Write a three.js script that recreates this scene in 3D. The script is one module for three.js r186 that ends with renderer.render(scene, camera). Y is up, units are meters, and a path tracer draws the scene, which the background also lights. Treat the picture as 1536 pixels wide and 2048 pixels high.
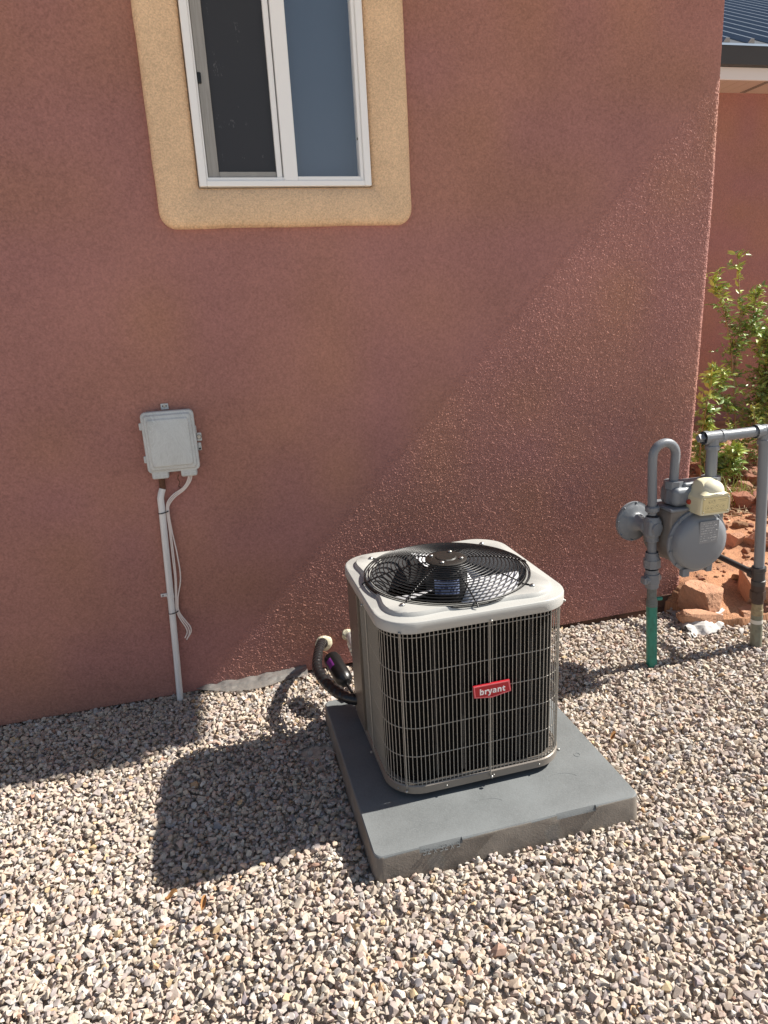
import * as THREE from 'three';
import { mergeGeometries, mergeVertices, toCreasedNormals } from 'three/addons/utils/BufferGeometryUtils.js';
import { RoundedBoxGeometry } from 'three/addons/geometries/RoundedBoxGeometry.js';
import { ConvexGeometry } from 'three/addons/geometries/ConvexGeometry.js';
import { TextGeometry } from 'three/addons/geometries/TextGeometry.js';
import { FontLoader } from 'three/addons/loaders/FontLoader.js';
import { Brush, Evaluator, SUBTRACTION } from 'three-bvh-csg';

// ------------------------------------------------------------------ camera, sky, sun, exposure
const scene = new THREE.Scene();
const renderer = new THREE.WebGLRenderer();
renderer.toneMapping = THREE.LinearToneMapping;
renderer.toneMappingExposure = 1.95;
renderer.shadowMap.enabled = true;
const camera = new THREE.PerspectiveCamera(73.98, 0.75, 0.05, 400);
{
  const yaw = 0.22051, pitch = 0.28943, roll = -0.05189;
  const f = new THREE.Vector3(Math.sin(yaw) * Math.cos(pitch), -Math.sin(pitch), -Math.cos(yaw) * Math.cos(pitch));
  const r = new THREE.Vector3(Math.cos(yaw), 0, Math.sin(yaw)), u = r.clone().cross(f);
  const r2 = r.clone().multiplyScalar(Math.cos(roll)).addScaledVector(u, Math.sin(roll));
  const u2 = u.clone().multiplyScalar(Math.cos(roll)).addScaledVector(r, -Math.sin(roll));
  camera.matrixAutoUpdate = true;
  camera.position.set(0, 1.47626, 2.67489);
  camera.quaternion.setFromRotationMatrix(new THREE.Matrix4().makeBasis(r2, u2, f.clone().negate()));
}
scene.add(camera);
const SUN = new THREE.Vector3(0.7, 0.69, -0.006).normalize();
{
  const W = 512, H = 256, d = new Float32Array(W * H * 4), v = new THREE.Vector3();
  for (let j = 0; j < H; j++) for (let i = 0; i < W; i++) {
    const th = (1 - (j + 0.5) / H) * Math.PI, ph = ((i + 0.5) / W - 0.5) * 2 * Math.PI; // row 0 is the bottom
    v.set(Math.sin(th) * Math.cos(ph), Math.cos(th), Math.sin(th) * Math.sin(ph));
    const e = Math.max(0, v.y), h = Math.pow(1 - e, 3), g = Math.max(0, v.dot(SUN)), glow = 0.9 * Math.pow(g, 12) + 0.5 * Math.pow(g, 3) * 0.4;
    const k = (j * W + i) * 4;
    d[k] = 0.3 + 1.5 * h + glow; d[k + 1] = 0.48 + 1.45 * h + glow * 0.95; d[k + 2] = 0.8 + 1.2 * h + glow * 0.85; d[k + 3] = 1;
  }
  const sky = new THREE.DataTexture(d, W, H, THREE.RGBAFormat, THREE.FloatType);
  sky.mapping = THREE.EquirectangularReflectionMapping; sky.magFilter = sky.minFilter = THREE.LinearFilter; sky.wrapS = THREE.RepeatWrapping; sky.needsUpdate = true;
  scene.background = scene.environment = sky;
  scene.environmentIntensity = scene.backgroundIntensity = 0.23;
}
const sun = new THREE.DirectionalLight(new THREE.Color(1, 0.945, 0.86), 5);
sun.name = 'sun'; sun.position.copy(SUN).multiplyScalar(12); sun.castShadow = true;
Object.assign(sun.shadow.camera, { left: -6, right: 6, top: 6, bottom: -6, near: 0.5, far: 30 });
sun.shadow.mapSize.set(4096, 4096);
scene.add(sun); scene.add(sun.target);

// ------------------------------------------------------------------ helpers
let seed = 7;
const rnd = () => { seed = (seed * 1664525 + 1013904223) >>> 0; return seed / 4294967296; };
const rr = (a, b) => a + (b - a) * rnd();
const hash = (x, y, s) => { let h = Math.imul(x, 374761393) + Math.imul(y, 668265263) + Math.imul(s, 974634777); h = Math.imul(h ^ (h >>> 13), 1274126177); h ^= h >>> 16; return (h >>> 0) / 4294967296; };
const sm = (t) => t * t * (3 - 2 * t), clamp = THREE.MathUtils.clamp, lerp = THREE.MathUtils.lerp;
const step = (a, b, x) => sm(clamp((x - a) / (b - a), 0, 1));
function vn(x, y, s = 0, w = 0) { // value noise, 0..1; w > 0 wraps every w cells
  const xi = Math.floor(x), yi = Math.floor(y), fx = sm(x - xi), fy = sm(y - yi);
  const m = (a) => (w ? ((a % w) + w) % w : a);
  return lerp(lerp(hash(m(xi), m(yi), s), hash(m(xi + 1), m(yi), s), fx), lerp(hash(m(xi), m(yi + 1), s), hash(m(xi + 1), m(yi + 1), s), fx), fy);
}
const fbm = (x, y, s, o = 4, w = 0) => { let a = 0, k = 0.5, t = 0; for (let i = 0; i < o; i++) { a += k * vn(x, y, s + i, w); t += k; x *= 2; y *= 2; w *= 2; k *= 0.55; } return a / t; };
function tex(n, fn, srgb, rep = 1) { // fn(u, v) -> grey or [r, g, b], 0..1 (colours as linear values)
  const d = new Uint8Array(n * n * 4), enc = (c) => 255 * (srgb ? (c <= 0.0031308 ? c * 12.92 : 1.055 * Math.pow(c, 1 / 2.4) - 0.055) : c);
  for (let j = 0; j < n; j++) for (let i = 0; i < n; i++) {
    const c = fn(i / n, j / n), k = (j * n + i) * 4;
    for (let q = 0; q < 3; q++) d[k + q] = clamp(enc(c.length ? c[q] : c), 0, 255);
    d[k + 3] = 255;
  }
  const t = new THREE.DataTexture(d, n, n); t.wrapS = t.wrapT = THREE.RepeatWrapping; t.magFilter = THREE.LinearFilter; t.minFilter = THREE.LinearFilter;
  if (srgb) t.colorSpace = THREE.SRGBColorSpace;
  t.repeat.set(rep, rep); t.needsUpdate = true; return t;
}
const lin = (r, g, b) => new THREE.Color().setRGB(r, g, b);
const mat = (c, rough = 0.7, o = {}) => new THREE.MeshStandardMaterial({ color: c.isColor ? c : lin(...c), roughness: rough, side: THREE.DoubleSide, ...o });
const used = {};
const numbered = (n) => { const k = used[n] = (used[n] ?? -1) + 1; return k ? n + '_' + String(k).padStart(3, '0') : n; };
function thing(name, label, category, pos = [0, 0, 0], group, parent) {
  const o = new THREE.Group(); o.name = numbered(name); scene.add(o); o.position.set(...pos);
  o.userData = { label, category }; if (group) o.userData.group = group; return o;
}
function part(name, geo, m, parent, label) {
  const o = new THREE.Mesh(Array.isArray(geo) ? join(geo) : geo, m); o.name = name; o.castShadow = o.receiveShadow = true; parent.add(o);
  if (label) o.userData.label = label; return o;
}
function single(name, geo, m, label, category, group) { const o = part(numbered(name), geo, m, scene, label); o.userData.category = category; if (group) o.userData.group = group; return o; }
function struct(name, geo, m) { const o = part(name, geo, m, scene); o.userData.kind = 'structure'; return o; }
function join(list) {
  return mergeGeometries(list.map((g) => { g = g.index ? g.toNonIndexed() : g; const o = new THREE.BufferGeometry(); o.setAttribute('position', g.attributes.position); o.setAttribute('normal', g.attributes.normal); o.setAttribute('uv', g.attributes.uv ?? new THREE.BufferAttribute(new Float32Array(g.attributes.position.count * 2), 2)); return o; }));
}
const V = (x, y, z) => new THREE.Vector3(x, y, z);
const box = (w, h, d, x = 0, y = 0, z = 0, r = 0.003) => new RoundedBoxGeometry(w, h, d, 2, Math.min(r, w / 2.01, h / 2.01, d / 2.01)).translate(x, y, z);
const boxAB = (x0, x1, y0, y1, z0, z1, r = 0.003) => box(x1 - x0, y1 - y0, z1 - z0, (x0 + x1) / 2, (y0 + y1) / 2, (z0 + z1) / 2, r);
function rod(a, b, r, r2 = r, n = 12) { // capped cylinder from a to b
  const A = V(...a), d = V(...b).sub(A), l = d.length(), g = new THREE.CylinderGeometry(r2, r, l, n, 1).translate(0, l / 2, 0);
  g.applyQuaternion(new THREE.Quaternion().setFromUnitVectors(V(0, 1, 0), d.normalize())); return g.translate(A.x, A.y, A.z);
}
function lathe(a, b, prof, n = 28) { // profile [[t, r], ...] along the axis a -> b, t in metres
  const A = V(...a), d = V(...b).sub(A).normalize(), g = new THREE.LatheGeometry(prof.map(([t, r]) => new THREE.Vector2(Math.max(r, 1e-5), t)), n);
  g.applyQuaternion(new THREE.Quaternion().setFromUnitVectors(V(0, 1, 0), d)); g.translate(A.x, A.y, A.z);
  return toCreasedNormals(g, 0.6);
}
const tube = (pts, r, n = 24, k = 8) => new THREE.TubeGeometry(new THREE.CatmullRomCurve3(pts.map((p) => V(...p)), false, 'centripetal'), n, r, k);
function hexNut(a, b, r, n = 6) { return toCreasedNormals(rod(a, b, r, r, n), 0.3); }
function grid(nu, nv, fn, flip = false) { // fn(i, j) -> [x, y, z, u, v]
  const p = [], uv = [], ix = [];
  for (let j = 0; j <= nv; j++) for (let i = 0; i <= nu; i++) { const q = fn(i, j); p.push(q[0], q[1], q[2]); uv.push(q[3] ?? 0, q[4] ?? 0); }
  for (let j = 0; j < nv; j++) for (let i = 0; i < nu; i++) { const a = j * (nu + 1) + i, b = a + 1, c = a + nu + 1, e = c + 1; if (flip) ix.push(a, c, b, b, c, e); else ix.push(a, b, c, b, e, c); }
  const g = new THREE.BufferGeometry(); g.setAttribute('position', new THREE.Float32BufferAttribute(p, 3)); g.setAttribute('uv', new THREE.Float32BufferAttribute(uv, 2)); g.setIndex(ix); g.computeVertexNormals(); return g;
}
// rings: closed outlines of equal length [[x, y, z], ...]; joined into one skin, creased where it turns sharply
function skin(rings, crease = 0.5, caps = false) {
  const n = rings[0].length, p = [], ix = [], uv = [];
  rings.forEach((r) => r.forEach((q) => { p.push(...q); uv.push(q[0] + q[1] * 0.37, q[2] + q[1] * 0.61); }));
  for (let j = 0; j + 1 < rings.length; j++) for (let i = 0; i < n; i++) { const a = j * n + i, b = j * n + (i + 1) % n, c = a + n, e = b + n; ix.push(a, c, b, b, c, e); }
  if (caps) for (const j of [0, rings.length - 1]) {
    const c = rings[j].reduce((s, q) => [s[0] + q[0] / n, s[1] + q[1] / n, s[2] + q[2] / n], [0, 0, 0]), k = p.length / 3; p.push(...c); uv.push(c[0], c[2]);
    for (let i = 0; i < n; i++) { const a = j * n + i, b = j * n + (i + 1) % n; if (j) ix.push(a, k, b); else ix.push(a, b, k); }
  }
  const g = new THREE.BufferGeometry(); g.setAttribute('position', new THREE.Float32BufferAttribute(p, 3)); g.setAttribute('uv', new THREE.Float32BufferAttribute(uv, 2)); g.setIndex(ix);
  return toCreasedNormals(g, crease);
}
function roundRect(hx, hz, r, n = 6, y = 0, m = 0) { // outline in the xz plane, m extra points along each side
  const o = [], c = [[hx - r, hz - r, 0], [-(hx - r), hz - r, 1], [-(hx - r), -(hz - r), 2], [hx - r, -(hz - r), 3]];
  c.forEach(([x, z, q], k) => {
    for (let i = 0; i <= n; i++) { const a = (q + i / n) * Math.PI / 2; o.push([x + r * Math.cos(a), y, z + r * Math.sin(a)]); }
    const [x2, z2, q2] = c[(k + 1) % 4], a0 = (q + 1) * Math.PI / 2, P = [x + r * Math.cos(a0), z + r * Math.sin(a0)], Q = [x2 + r * Math.cos(a0), z2 + r * Math.sin(a0)];
    for (let i = 1; i <= m; i++) o.push([lerp(P[0], Q[0], i / (m + 1)), y, lerp(P[1], Q[1], i / (m + 1))]);
  });
  return o;
}
function perimeter(h, r, count) { // count places evenly round a rounded square: [x, z, angle of the outward normal]
  const s = h - r, straight = 2 * s, arc = r * Math.PI / 2, L = 4 * (straight + arc), o = [];
  for (let k = 0; k < count; k++) {
    let t = (k / count) * L, q = Math.floor(t / (straight + arc)); t -= q * (straight + arc);
    let x, z, a; // side 0 is the front (z = h), running +x to -x
    if (t < straight) { x = s - t; z = h; a = Math.PI / 2; } else { a = Math.PI / 2 + (t - straight) / r; x = -s + r * Math.cos(a); z = s + r * Math.sin(a); }
    const c = Math.cos(q * Math.PI / 2), n = Math.sin(q * Math.PI / 2);
    o.push([x * c - z * n, x * n + z * c, a + q * Math.PI / 2]);
  }
  return o;
}
const font = await new FontLoader().loadAsync('fonts/droid/droid_sans_bold.typeface.json');
const fontR = await new FontLoader().loadAsync('fonts/droid/droid_sans_regular.typeface.json');

// ------------------------------------------------------------------ shared textures and materials
const grainTile = tex(1024, (u, v) => { // fine sand-float stucco relief, one tile = 0.8 m
  const a = vn(u * 170, v * 170, 1, 170), b = vn(u * 320, v * 320, 2, 320), c = vn(u * 80, v * 80, 3, 80);
  return clamp(0.42 * a + 0.38 * b + 0.2 * c, 0, 1);
}, false, 1 / 0.8);
const stuccoTone = tex(1024, (u, v) => {
  const a = fbm(u * 5, v * 5, 11, 5, 5), b = vn(u * 256, v * 256, 12, 256), c = vn(u * 512, v * 512, 13, 512), k = 0.8 + 0.32 * a + 0.2 * (b - 0.5) + 0.26 * (c - 0.5), w = vn(u * 9, v * 9, 14, 9) - 0.5;
  return [0.384 * k * (1 + 0.04 * w), 0.181 * k * (1 + 0.07 * w), 0.145 * k * (1 - 0.14 * w)];
}, true, 1 / 1.9);
const trimTone = tex(512, (u, v) => { const k = 0.86 + 0.22 * fbm(u * 6, v * 6, 21, 4, 6) + 0.34 * (vn(u * 220, v * 220, 22, 220) - 0.5); return [0.8 * k, 0.56 * k, 0.35 * k]; }, true, 1 / 0.7);
const speck = tex(256, (u, v) => { const k = 0.66 + 0.5 * fbm(u * 8, v * 8, 31, 4, 8) + 0.6 * (vn(u * 64, v * 64, 32, 64) - 0.5) * vn(u * 6, v * 6, 33, 6); return [k, k * 0.99, k * 0.97]; }, true);
const dustTone = tex(512, (u, v) => { const k = 0.7 + 0.42 * fbm(u * 5, v * 5, 41, 5, 5) + 0.16 * (vn(u * 180, v * 180, 44, 180) - 0.5) + (vn(u * 230, v * 230, 42, 230) > 0.82 ? 0.5 : 0) * vn(u * 30, v * 30, 43, 30); return [k, k * 0.995, k * 0.985]; }, true, 1 / 0.5);
const dirtTone = tex(512, (u, v) => { const a = fbm(u * 6, v * 6, 51, 5, 6), k = 0.55 + 0.75 * a; return [k * 1.04, k * 0.98, k * 0.93]; }, true, 1 / 0.35);
const fineBump = tex(512, (u, v) => 0.5 * vn(u * 128, v * 128, 61, 128) + 0.5 * vn(u * 250, v * 250, 62, 250), false, 1 / 0.4);
const soilTone = tex(1024, (u, v) => { const k = 0.42 + 0.8 * fbm(u * 10, v * 10, 71, 5, 10) + 0.4 * (vn(u * 300, v * 300, 72, 300) - 0.5); return [0.47 * k, 0.235 * k, 0.125 * k]; }, true, 1 / 1.2);
const rockTone = tex(512, (u, v) => { const k = 0.62 + 0.55 * fbm(u * 6, v * 14, 81, 5, 6) + 0.2 * (vn(u * 128, v * 128, 82, 128) - 0.5); return [0.5 * k, 0.265 * k, 0.16 * k]; }, true, 1 / 0.3);
const gravelTone = tex(1024, (u, v) => { const a = vn(u * 90, v * 90, 91, 90), b = vn(u * 200, v * 200, 92, 200), k = 0.75 + 0.4 * a * b + 0.25 * b; return [0.46 * k, 0.4 * k, 0.335 * k]; }, true, 1 / 1.3);
const M = {
  stucco: mat([1, 1, 1], 0.93, { map: stuccoTone, bumpMap: grainTile, bumpScale: 0.0022 }),
  trim: mat([1, 1, 1], 0.93, { map: trimTone, bumpMap: grainTile, bumpScale: 0.0038 }),
  vinyl: mat([0.92, 0.92, 0.91], 0.4), screenFrame: mat([0.36, 0.35, 0.33], 0.5, { map: dustTone }),
  dark: mat([0.015, 0.015, 0.016], 0.7), black: mat([0.006, 0.006, 0.0065], 0.38), steel: mat([0.36, 0.355, 0.34], 0.4, { metalness: 1 }),
  cap: mat([0.39, 0.388, 0.368], 0.42, { bumpMap: fineBump, bumpScale: 0.00012 }), wire: mat([0.33, 0.31, 0.275], 0.42, { metalness: 0.2 }),
  panel: mat([0.24, 0.21, 0.18], 0.3, { metalness: 0.3, bumpMap: fineBump, bumpScale: 0.0002 }),
  padTop: mat([0.155, 0.166, 0.17], 0.66, { map: dustTone, bumpMap: fineBump, bumpScale: 0.0003 }),
  meter: mat([0.195, 0.21, 0.23], 0.36, { bumpMap: fineBump, bumpScale: 0.0002 }), meterDull: mat([0.2, 0.19, 0.18], 0.6, { map: dirtTone }),
  greyBox: mat([0.57, 0.6, 0.6], 0.55, { map: dustTone }),
  pvc: mat([0.76, 0.75, 0.74], 0.45, { map: dustTone }), rust: mat([0.12, 0.055, 0.03], 0.8, { map: dirtTone }),
  cream: mat([0.62, 0.57, 0.42], 0.8, { bumpMap: fineBump, bumpScale: 0.001 }),
};

// ------------------------------------------------------------------ ground
const soilEdge = (x) => lerp(-0.04, 0.235, step(1.985, 2.11, x)) + 0.02 * Math.sin(x * 9) - 0.02 * step(2.5, 2.9, x) + 0.02 * (vn(x * 14, 3, 5) - 0.5); // soil lies behind this z, right of the corner
const soilH = (x, z) => { const d = soilEdge(x) - z; return d < 0 ? -0.05 : Math.min(0.03 + 0.17 * (1 - Math.exp(-d * 1.7)) + 0.05 * d, 0.34) + 0.035 * (fbm(x * 4, z * 4, 6, 4) - 0.5) * clamp(d * 6, 0, 1) + 0.012 * (vn(x * 26, z * 26, 8) - 0.5); };
const bedH = (x, z) => 0.012 * (fbm(x * 2.2, z * 2.2, 9, 3) - 0.5) - 0.014 * (1 - step(0, 0.16, z)) * (x < 2 ? 1 : 0) + 0.01 * step(1.0, 1.9, z) * (vn(x * 3, z * 3, 15) - 0.5) - 0.036 * (1 - step(-0.25, 0.2, x)) * step(0.35, 0.85, z);
struct('ground', (() => { // one sheet to the horizon, finer near the house
  const s = (i, n) => { const t = (i / n) * 2 - 1; return Math.sign(t) * (Math.abs(t) * 3 + Math.pow(Math.abs(t), 7) * 147); };
  return grid(120, 120, (i, j) => { const x = s(i, 120) + 0.5, z = s(j, 120) + 1; return [x, bedH(x, z) - 0.019 - (x > 1.9 && z < soilEdge(x) ? 0.04 : 0), z, x, z]; }, true);
})(), mat([1, 1, 1], 0.95, { map: gravelTone }));
struct('soil', grid(110, 90, (i, j) => { const x = 2.0 + (i / 110) ** 1.4 * 9, z = lerp(soilEdge(x) + 0.02, -2.69, (j / 90) ** 1.3); return [x, soilH(x, Math.min(z, soilEdge(x) - 0.002)) - (j === 0 ? 0.06 : 0), z, x, z]; }), mat([1, 1, 1], 0.95, { map: soilTone, bumpMap: fineBump, bumpScale: 0.004 }));

// ------------------------------------------------------------------ house
const house = thing('house', 'reddish brown stucco house with a window and a dark metal roof', 'house');
const EAVE = 2.95, TAIL = 2.775, CX = 2.1, CR = 0.03; // soffit height, end of the front eave, outer corner and its rounding
const diag = (x, y) => y - (2.33 + (x - 2.146) * 0.986); // > 0 in the shade of the eave
const plaster = (x, y) => { // the slow unevenness of a hand-floated wall, metres towards the viewer
  const g = (cx, cy, sx, sy) => Math.exp(-(((x - cx) / sx) ** 2) - ((y - cy) / sy) ** 2);
  return -0.034 * (x - 0.9) - 0.028 * (y - 0.3) + 0.0075 * g(1.98, 0.95, 0.24, 0.7) + 0.003 * (fbm(x * 1.6, y * 1.6, 101, 2) - 0.5) + 0.0008 * (fbm(x * 5, y * 5, 103, 2) - 0.5);
};
function grains(x, y) { // sand grains of a fine float: small domes of uneven height, the tall ones stand clear
  const c = 0.0053, X = Math.floor(x / c), Y = Math.floor(y / c); let m = 0;
  for (let i = -1; i <= 1; i++) for (let j = -1; j <= 1; j++) { const a = X + i, b = Y + j, dx = x / c - (a + 0.15 + 0.7 * hash(a, b, 201)), dy = y / c - (b + 0.15 + 0.7 * hash(a, b, 202)), r2 = (dx * dx + dy * dy) / 0.42; if (r2 < 1) m = Math.max(m, (0.0005 + 0.0034 * hash(a, b, 203) ** 1.9) * (1 - r2)); }
  return m + 0.0007 * (vn(x * 45, y * 45, 107) - 0.5);
}
{
  const B = 0.1, list = [], x1 = CX - CR, hole = [-0.1, 0.72, 1.84, 2.84];
  const nodes = []; for (let x = x1; x > -5; x -= x > -0.75 ? B : 0.5) nodes.push(x); nodes.push(-5); nodes.reverse();
  const at = (x, y, fine) => { const k = fine ? 1 - step(0.03, 0.09, diag(x, y)) : 0; return [x, y, plaster(x, y) + (k ? k * (grains(x, y) - 0.0007) : 0), x, y]; };
  const ys = []; for (let y = -0.002; y < EAVE - 0.01; y += B) ys.push(y);
  for (let i = 0; i + 1 < nodes.length; i++) for (const y of ys) {
    const xa = nodes[i], xb = nodes[i + 1], ya = y, yb = Math.min(y + B, EAVE);
    if (xa > hole[0] && xb < hole[1] && ya > hole[2] && yb < hole[3]) continue;
    const fine = diag(xb, ya) < 0.09 && xb > -0.5, n = fine ? 40 : 5;
    list.push(grid(n, n, (a, b) => at(lerp(xa, xb, a / n), lerp(ya, yb, b / n), fine)));
  }
  for (const y of ys) { // rounded outer corner
    const ya = y, yb = Math.min(y + B, EAVE), z0 = (yy) => plaster(x1, yy);
    list.push(grid(20, 40, (a, b) => { const t = (a / 20) * Math.PI / 2, yy = lerp(ya, yb, b / 40), s = x1 + t * CR, k = 1 - step(0.03, 0.09, diag(s, yy)), r = CR + (k ? k * (grains(s, yy) - 0.0007) : 0); return [x1 + r * Math.sin(t), yy, z0(yy) - CR + r * Math.cos(t), s, yy]; }));
  }
  list.push(grid(40, 60, (a, b) => { const y = lerp(-0.05, EAVE, b / 60), z = lerp(plaster(x1, y) - CR + 0.002, -2.7, a / 40); return [CX, y, z, x1 + 0.05 - z, y]; }));
  const g = mergeGeometries(list); g.computeVertexNormals();
  { const p = g.attributes.position; for (let i = 0; i < p.count; i++) { const y = p.getY(i); p.setX(i, p.getX(i) + (-0.01 + 0.03 * Math.min(y, 1.85)) * step(1.2, 2.08, p.getX(i))); } }
  part('wall', mergeVertices(g, 1e-5), M.stucco, house);
  house.children[0].geometry.computeVertexNormals();
}
part('foundation', [boxAB(-5, CX - 0.03, -0.2, 0.06, -0.12, -0.025), boxAB(CX - 0.1, CX - 0.03, -0.2, 0.06, -2.7, -0.12)], mat([0.1, 0.055, 0.04], 0.95, { map: dirtTone }), house);
part('wall', grid(60, 24, (i, j) => { const x = 2.07 + i * 0.15, y = -0.1 + j * 3.2 / 24; return [x, y, -2.7 + 0.006 * (fbm(x * 1.5, y * 1.5, 111, 2) - 0.5), x, y]; }), M.stucco, house, 'shaded brown stucco wall set back behind the shrubs');
{ // tan surround: a soft-edged band of plaster swept round the window
  const w0 = -0.001, w1 = 0.6225, y0 = 1.9175, y1 = 2.75, prof = [[0, -0.02], [0.004, 0.004], [0.02, 0.02], [0.05, 0.031], [0.09, 0.036], [0.125, 0.036], [0.14, 0.031], [0.148, 0.022], [0.152, 0.008], [0.153, -0.012]];
  const n = 10, m = 40, rings = prof.map(([d, z]) => {
    const k = d / 0.153, ol = 0.148 * k, or = 0.153 * k, ob = 0.135 * k, ot = 0.14 * k, r = 0.004 + 0.05 * k, X0 = w0 - ol, X1 = w1 + or, Y0 = y0 - ob, Y1 = y1 + ot;
    return roundRect((X1 - X0) / 2, (Y1 - Y0) / 2, r, n, 0, m).map(([x, , zz]) => { const X = x + (X0 + X1) / 2, Y = (Y0 + Y1) / 2 - zz, wob = 0.0035 * (vn(X * 14, Y * 14, 121) - 0.5); return [X + (k > 0.8 ? wob : 0), Y + (k > 0.8 ? wob : 0), z + 0.039 - 0.034 * X - 0.028 * Y + wob * 0.6]; });
  });
  const g = skin(rings, 3), p = g.attributes.position, uv = g.attributes.uv; for (let i = 0; i < p.count; i++) uv.setXY(i, p.getX(i), p.getY(i));
  part('window_surround', g, M.trim, house, 'tan stucco band around the window');
}
{ // vinyl slider
  const win = new THREE.Group(); win.name = 'window'; house.add(win); win.position.z = 0.037; win.rotation.set(-0.028, 0.034, 0);
  const X0 = 0, X1 = 0.6215, Y0 = 1.9185, Y1 = 2.75;
  part('window_frame', [boxAB(X0, 0.026, Y0, Y1, -0.09, 0.022), boxAB(X1 - 0.0255, X1, Y0, Y1, -0.09, 0.022), boxAB(0.026, X1 - 0.0255, Y0, Y0 + 0.019, -0.09, 0.021), boxAB(0.026, X1 - 0.0255, Y1 - 0.03, Y1, -0.09, 0.021),
    boxAB(0.026, 0.033, Y0 + 0.019, Y1 - 0.03, -0.09, 0.012), boxAB(0.026, 0.3, Y0 + 0.019, Y0 + 0.032, -0.09, 0.008, 0.002)], M.vinyl, win);
  part('sash', [boxAB(0.299, 0.349, Y0 + 0.019, Y1 - 0.03, -0.03, 0.017), boxAB(0.583, 0.596, Y0 + 0.019, Y1 - 0.03, -0.03, 0.012), boxAB(0.349, 0.583, Y0 + 0.019, Y0 + 0.034, -0.03, 0.013), boxAB(0.349, 0.583, Y1 - 0.05, Y1 - 0.03, -0.03, 0.013)], M.vinyl, win, 'white sash of the fixed right pane');
  part('sash', [boxAB(0.276, 0.2955, Y0 + 0.032, Y1 - 0.03, -0.05, 0.004), boxAB(0.033, 0.05, Y0 + 0.032, Y1 - 0.03, -0.06, -0.034), boxAB(0.05, 0.276, Y0 + 0.032, Y0 + 0.05, -0.06, -0.034), boxAB(0.05, 0.276, Y1 - 0.05, Y1 - 0.03, -0.06, -0.034)], M.vinyl, win, 'white sliding sash behind the insect screen');
  part('screen_frame', [boxAB(0.035, 0.073, Y0 + 0.034, Y1 - 0.032, -0.02, -0.004), boxAB(0.073, 0.275, Y0 + 0.034, Y0 + 0.053, -0.02, -0.004), boxAB(0.073, 0.275, Y1 - 0.06, Y1 - 0.032, -0.02, -0.004)], M.screenFrame, win);
  const mesh = tex(512, (u, v) => { const wv = 0.9 + 0.1 * Math.sin(u * 512 * 0.8) * Math.sin(v * 512 * 0.8), s = vn(u * 9, v * 14, 131, 0), d = vn(u * 160, v * 220, 132) * vn(u * 60, v * 80, 133); const k = s > 0.86 && d > 0.5 ? 0.06 : 0; return [0.034 * wv + k, 0.038 * wv + k, 0.047 * wv + k]; }, true);
  part('insect_screen', grid(1, 1, (i, j) => [lerp(0.071, 0.277, i), lerp(Y0 + 0.05, Y1 - 0.05, j), -0.011, i, j]), mat([1, 1, 1], 0.75, { map: mesh }), win, 'dark insect screen with a few pale marks');
  part('pane', grid(1, 1, (i, j) => [lerp(0.347, 0.585, i), lerp(Y0 + 0.03, Y1 - 0.045, j), -0.006, i, j]), new THREE.MeshPhysicalMaterial({ color: 0xffffff, roughness: 0.12, transmission: 1, ior: 2.1, thickness: 0, side: THREE.DoubleSide }), win);
  part('pane', grid(1, 1, (i, j) => [lerp(0.048, 0.277, i), lerp(Y0 + 0.045, Y1 - 0.045, j), -0.047, i, j]), new THREE.MeshPhysicalMaterial({ color: 0xffffff, roughness: 0.02, transmission: 1, ior: 1.5, thickness: 0, side: THREE.DoubleSide }), win);
  part('window_shade', [boxAB(0.0, 0.3, Y0, Y1, -0.12, -0.095), boxAB(0.3, 0.62, Y0, Y1, -0.075, -0.06)], mat([0.062, 0.1, 0.155], 0.8), win);
  part('latch', boxAB(0.034, 0.0475, 2.245, 2.279, -0.006, 0.004), M.black, win);
  for (const [x, y] of [[0.35, 2.02], [0.35, 2.23], [0.583, 2.08]]) part('glazing_clip', box(0.004, 0.008, 0.006, x, y, 0.0, 0.001), M.dark, win);
}
{ // front roof: soffit and fascia over the wall, its fly rafter running past the corner
  const roof = mat([0.03, 0.035, 0.045], 0.4, { metalness: 0.5 }), white = mat([0.72, 0.68, 0.62], 0.6);
  part('soffit', [boxAB(-5, CX, EAVE, EAVE + 0.02, -0.1, 0.385, 0.002), boxAB(CX, TAIL - 0.02, EAVE, EAVE + 0.02, -0.1, 0.385, 0.002)], white, house);
  part('fascia', [boxAB(-5, TAIL, EAVE - 0.004, EAVE + 0.16, 0.385, 0.403, 0.003), boxAB(TAIL - 0.018, TAIL, EAVE - 0.004, EAVE + 0.16, 0.02, 0.385, 0.003), boxAB(TAIL - 0.03, TAIL, EAVE - 0.002, EAVE + 0.78, -0.35, 0.019, 0.003)], roof, house);
  part('roof', [grid(1, 1, (i, j) => [lerp(-5.05, CX, i), EAVE + 0.17 + j * 1.45, lerp(0.45, -2.5, j)]), grid(1, 1, (i, j) => [lerp(CX, TAIL, i), EAVE + 0.17 + j * 0.27, lerp(0.45, -0.12, j)]), boxAB(-5, CX, EAVE + 0.021, EAVE + 0.03, -2.7, 0.385, 0.001)], roof, house, 'roof above the front wall');
}
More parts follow.
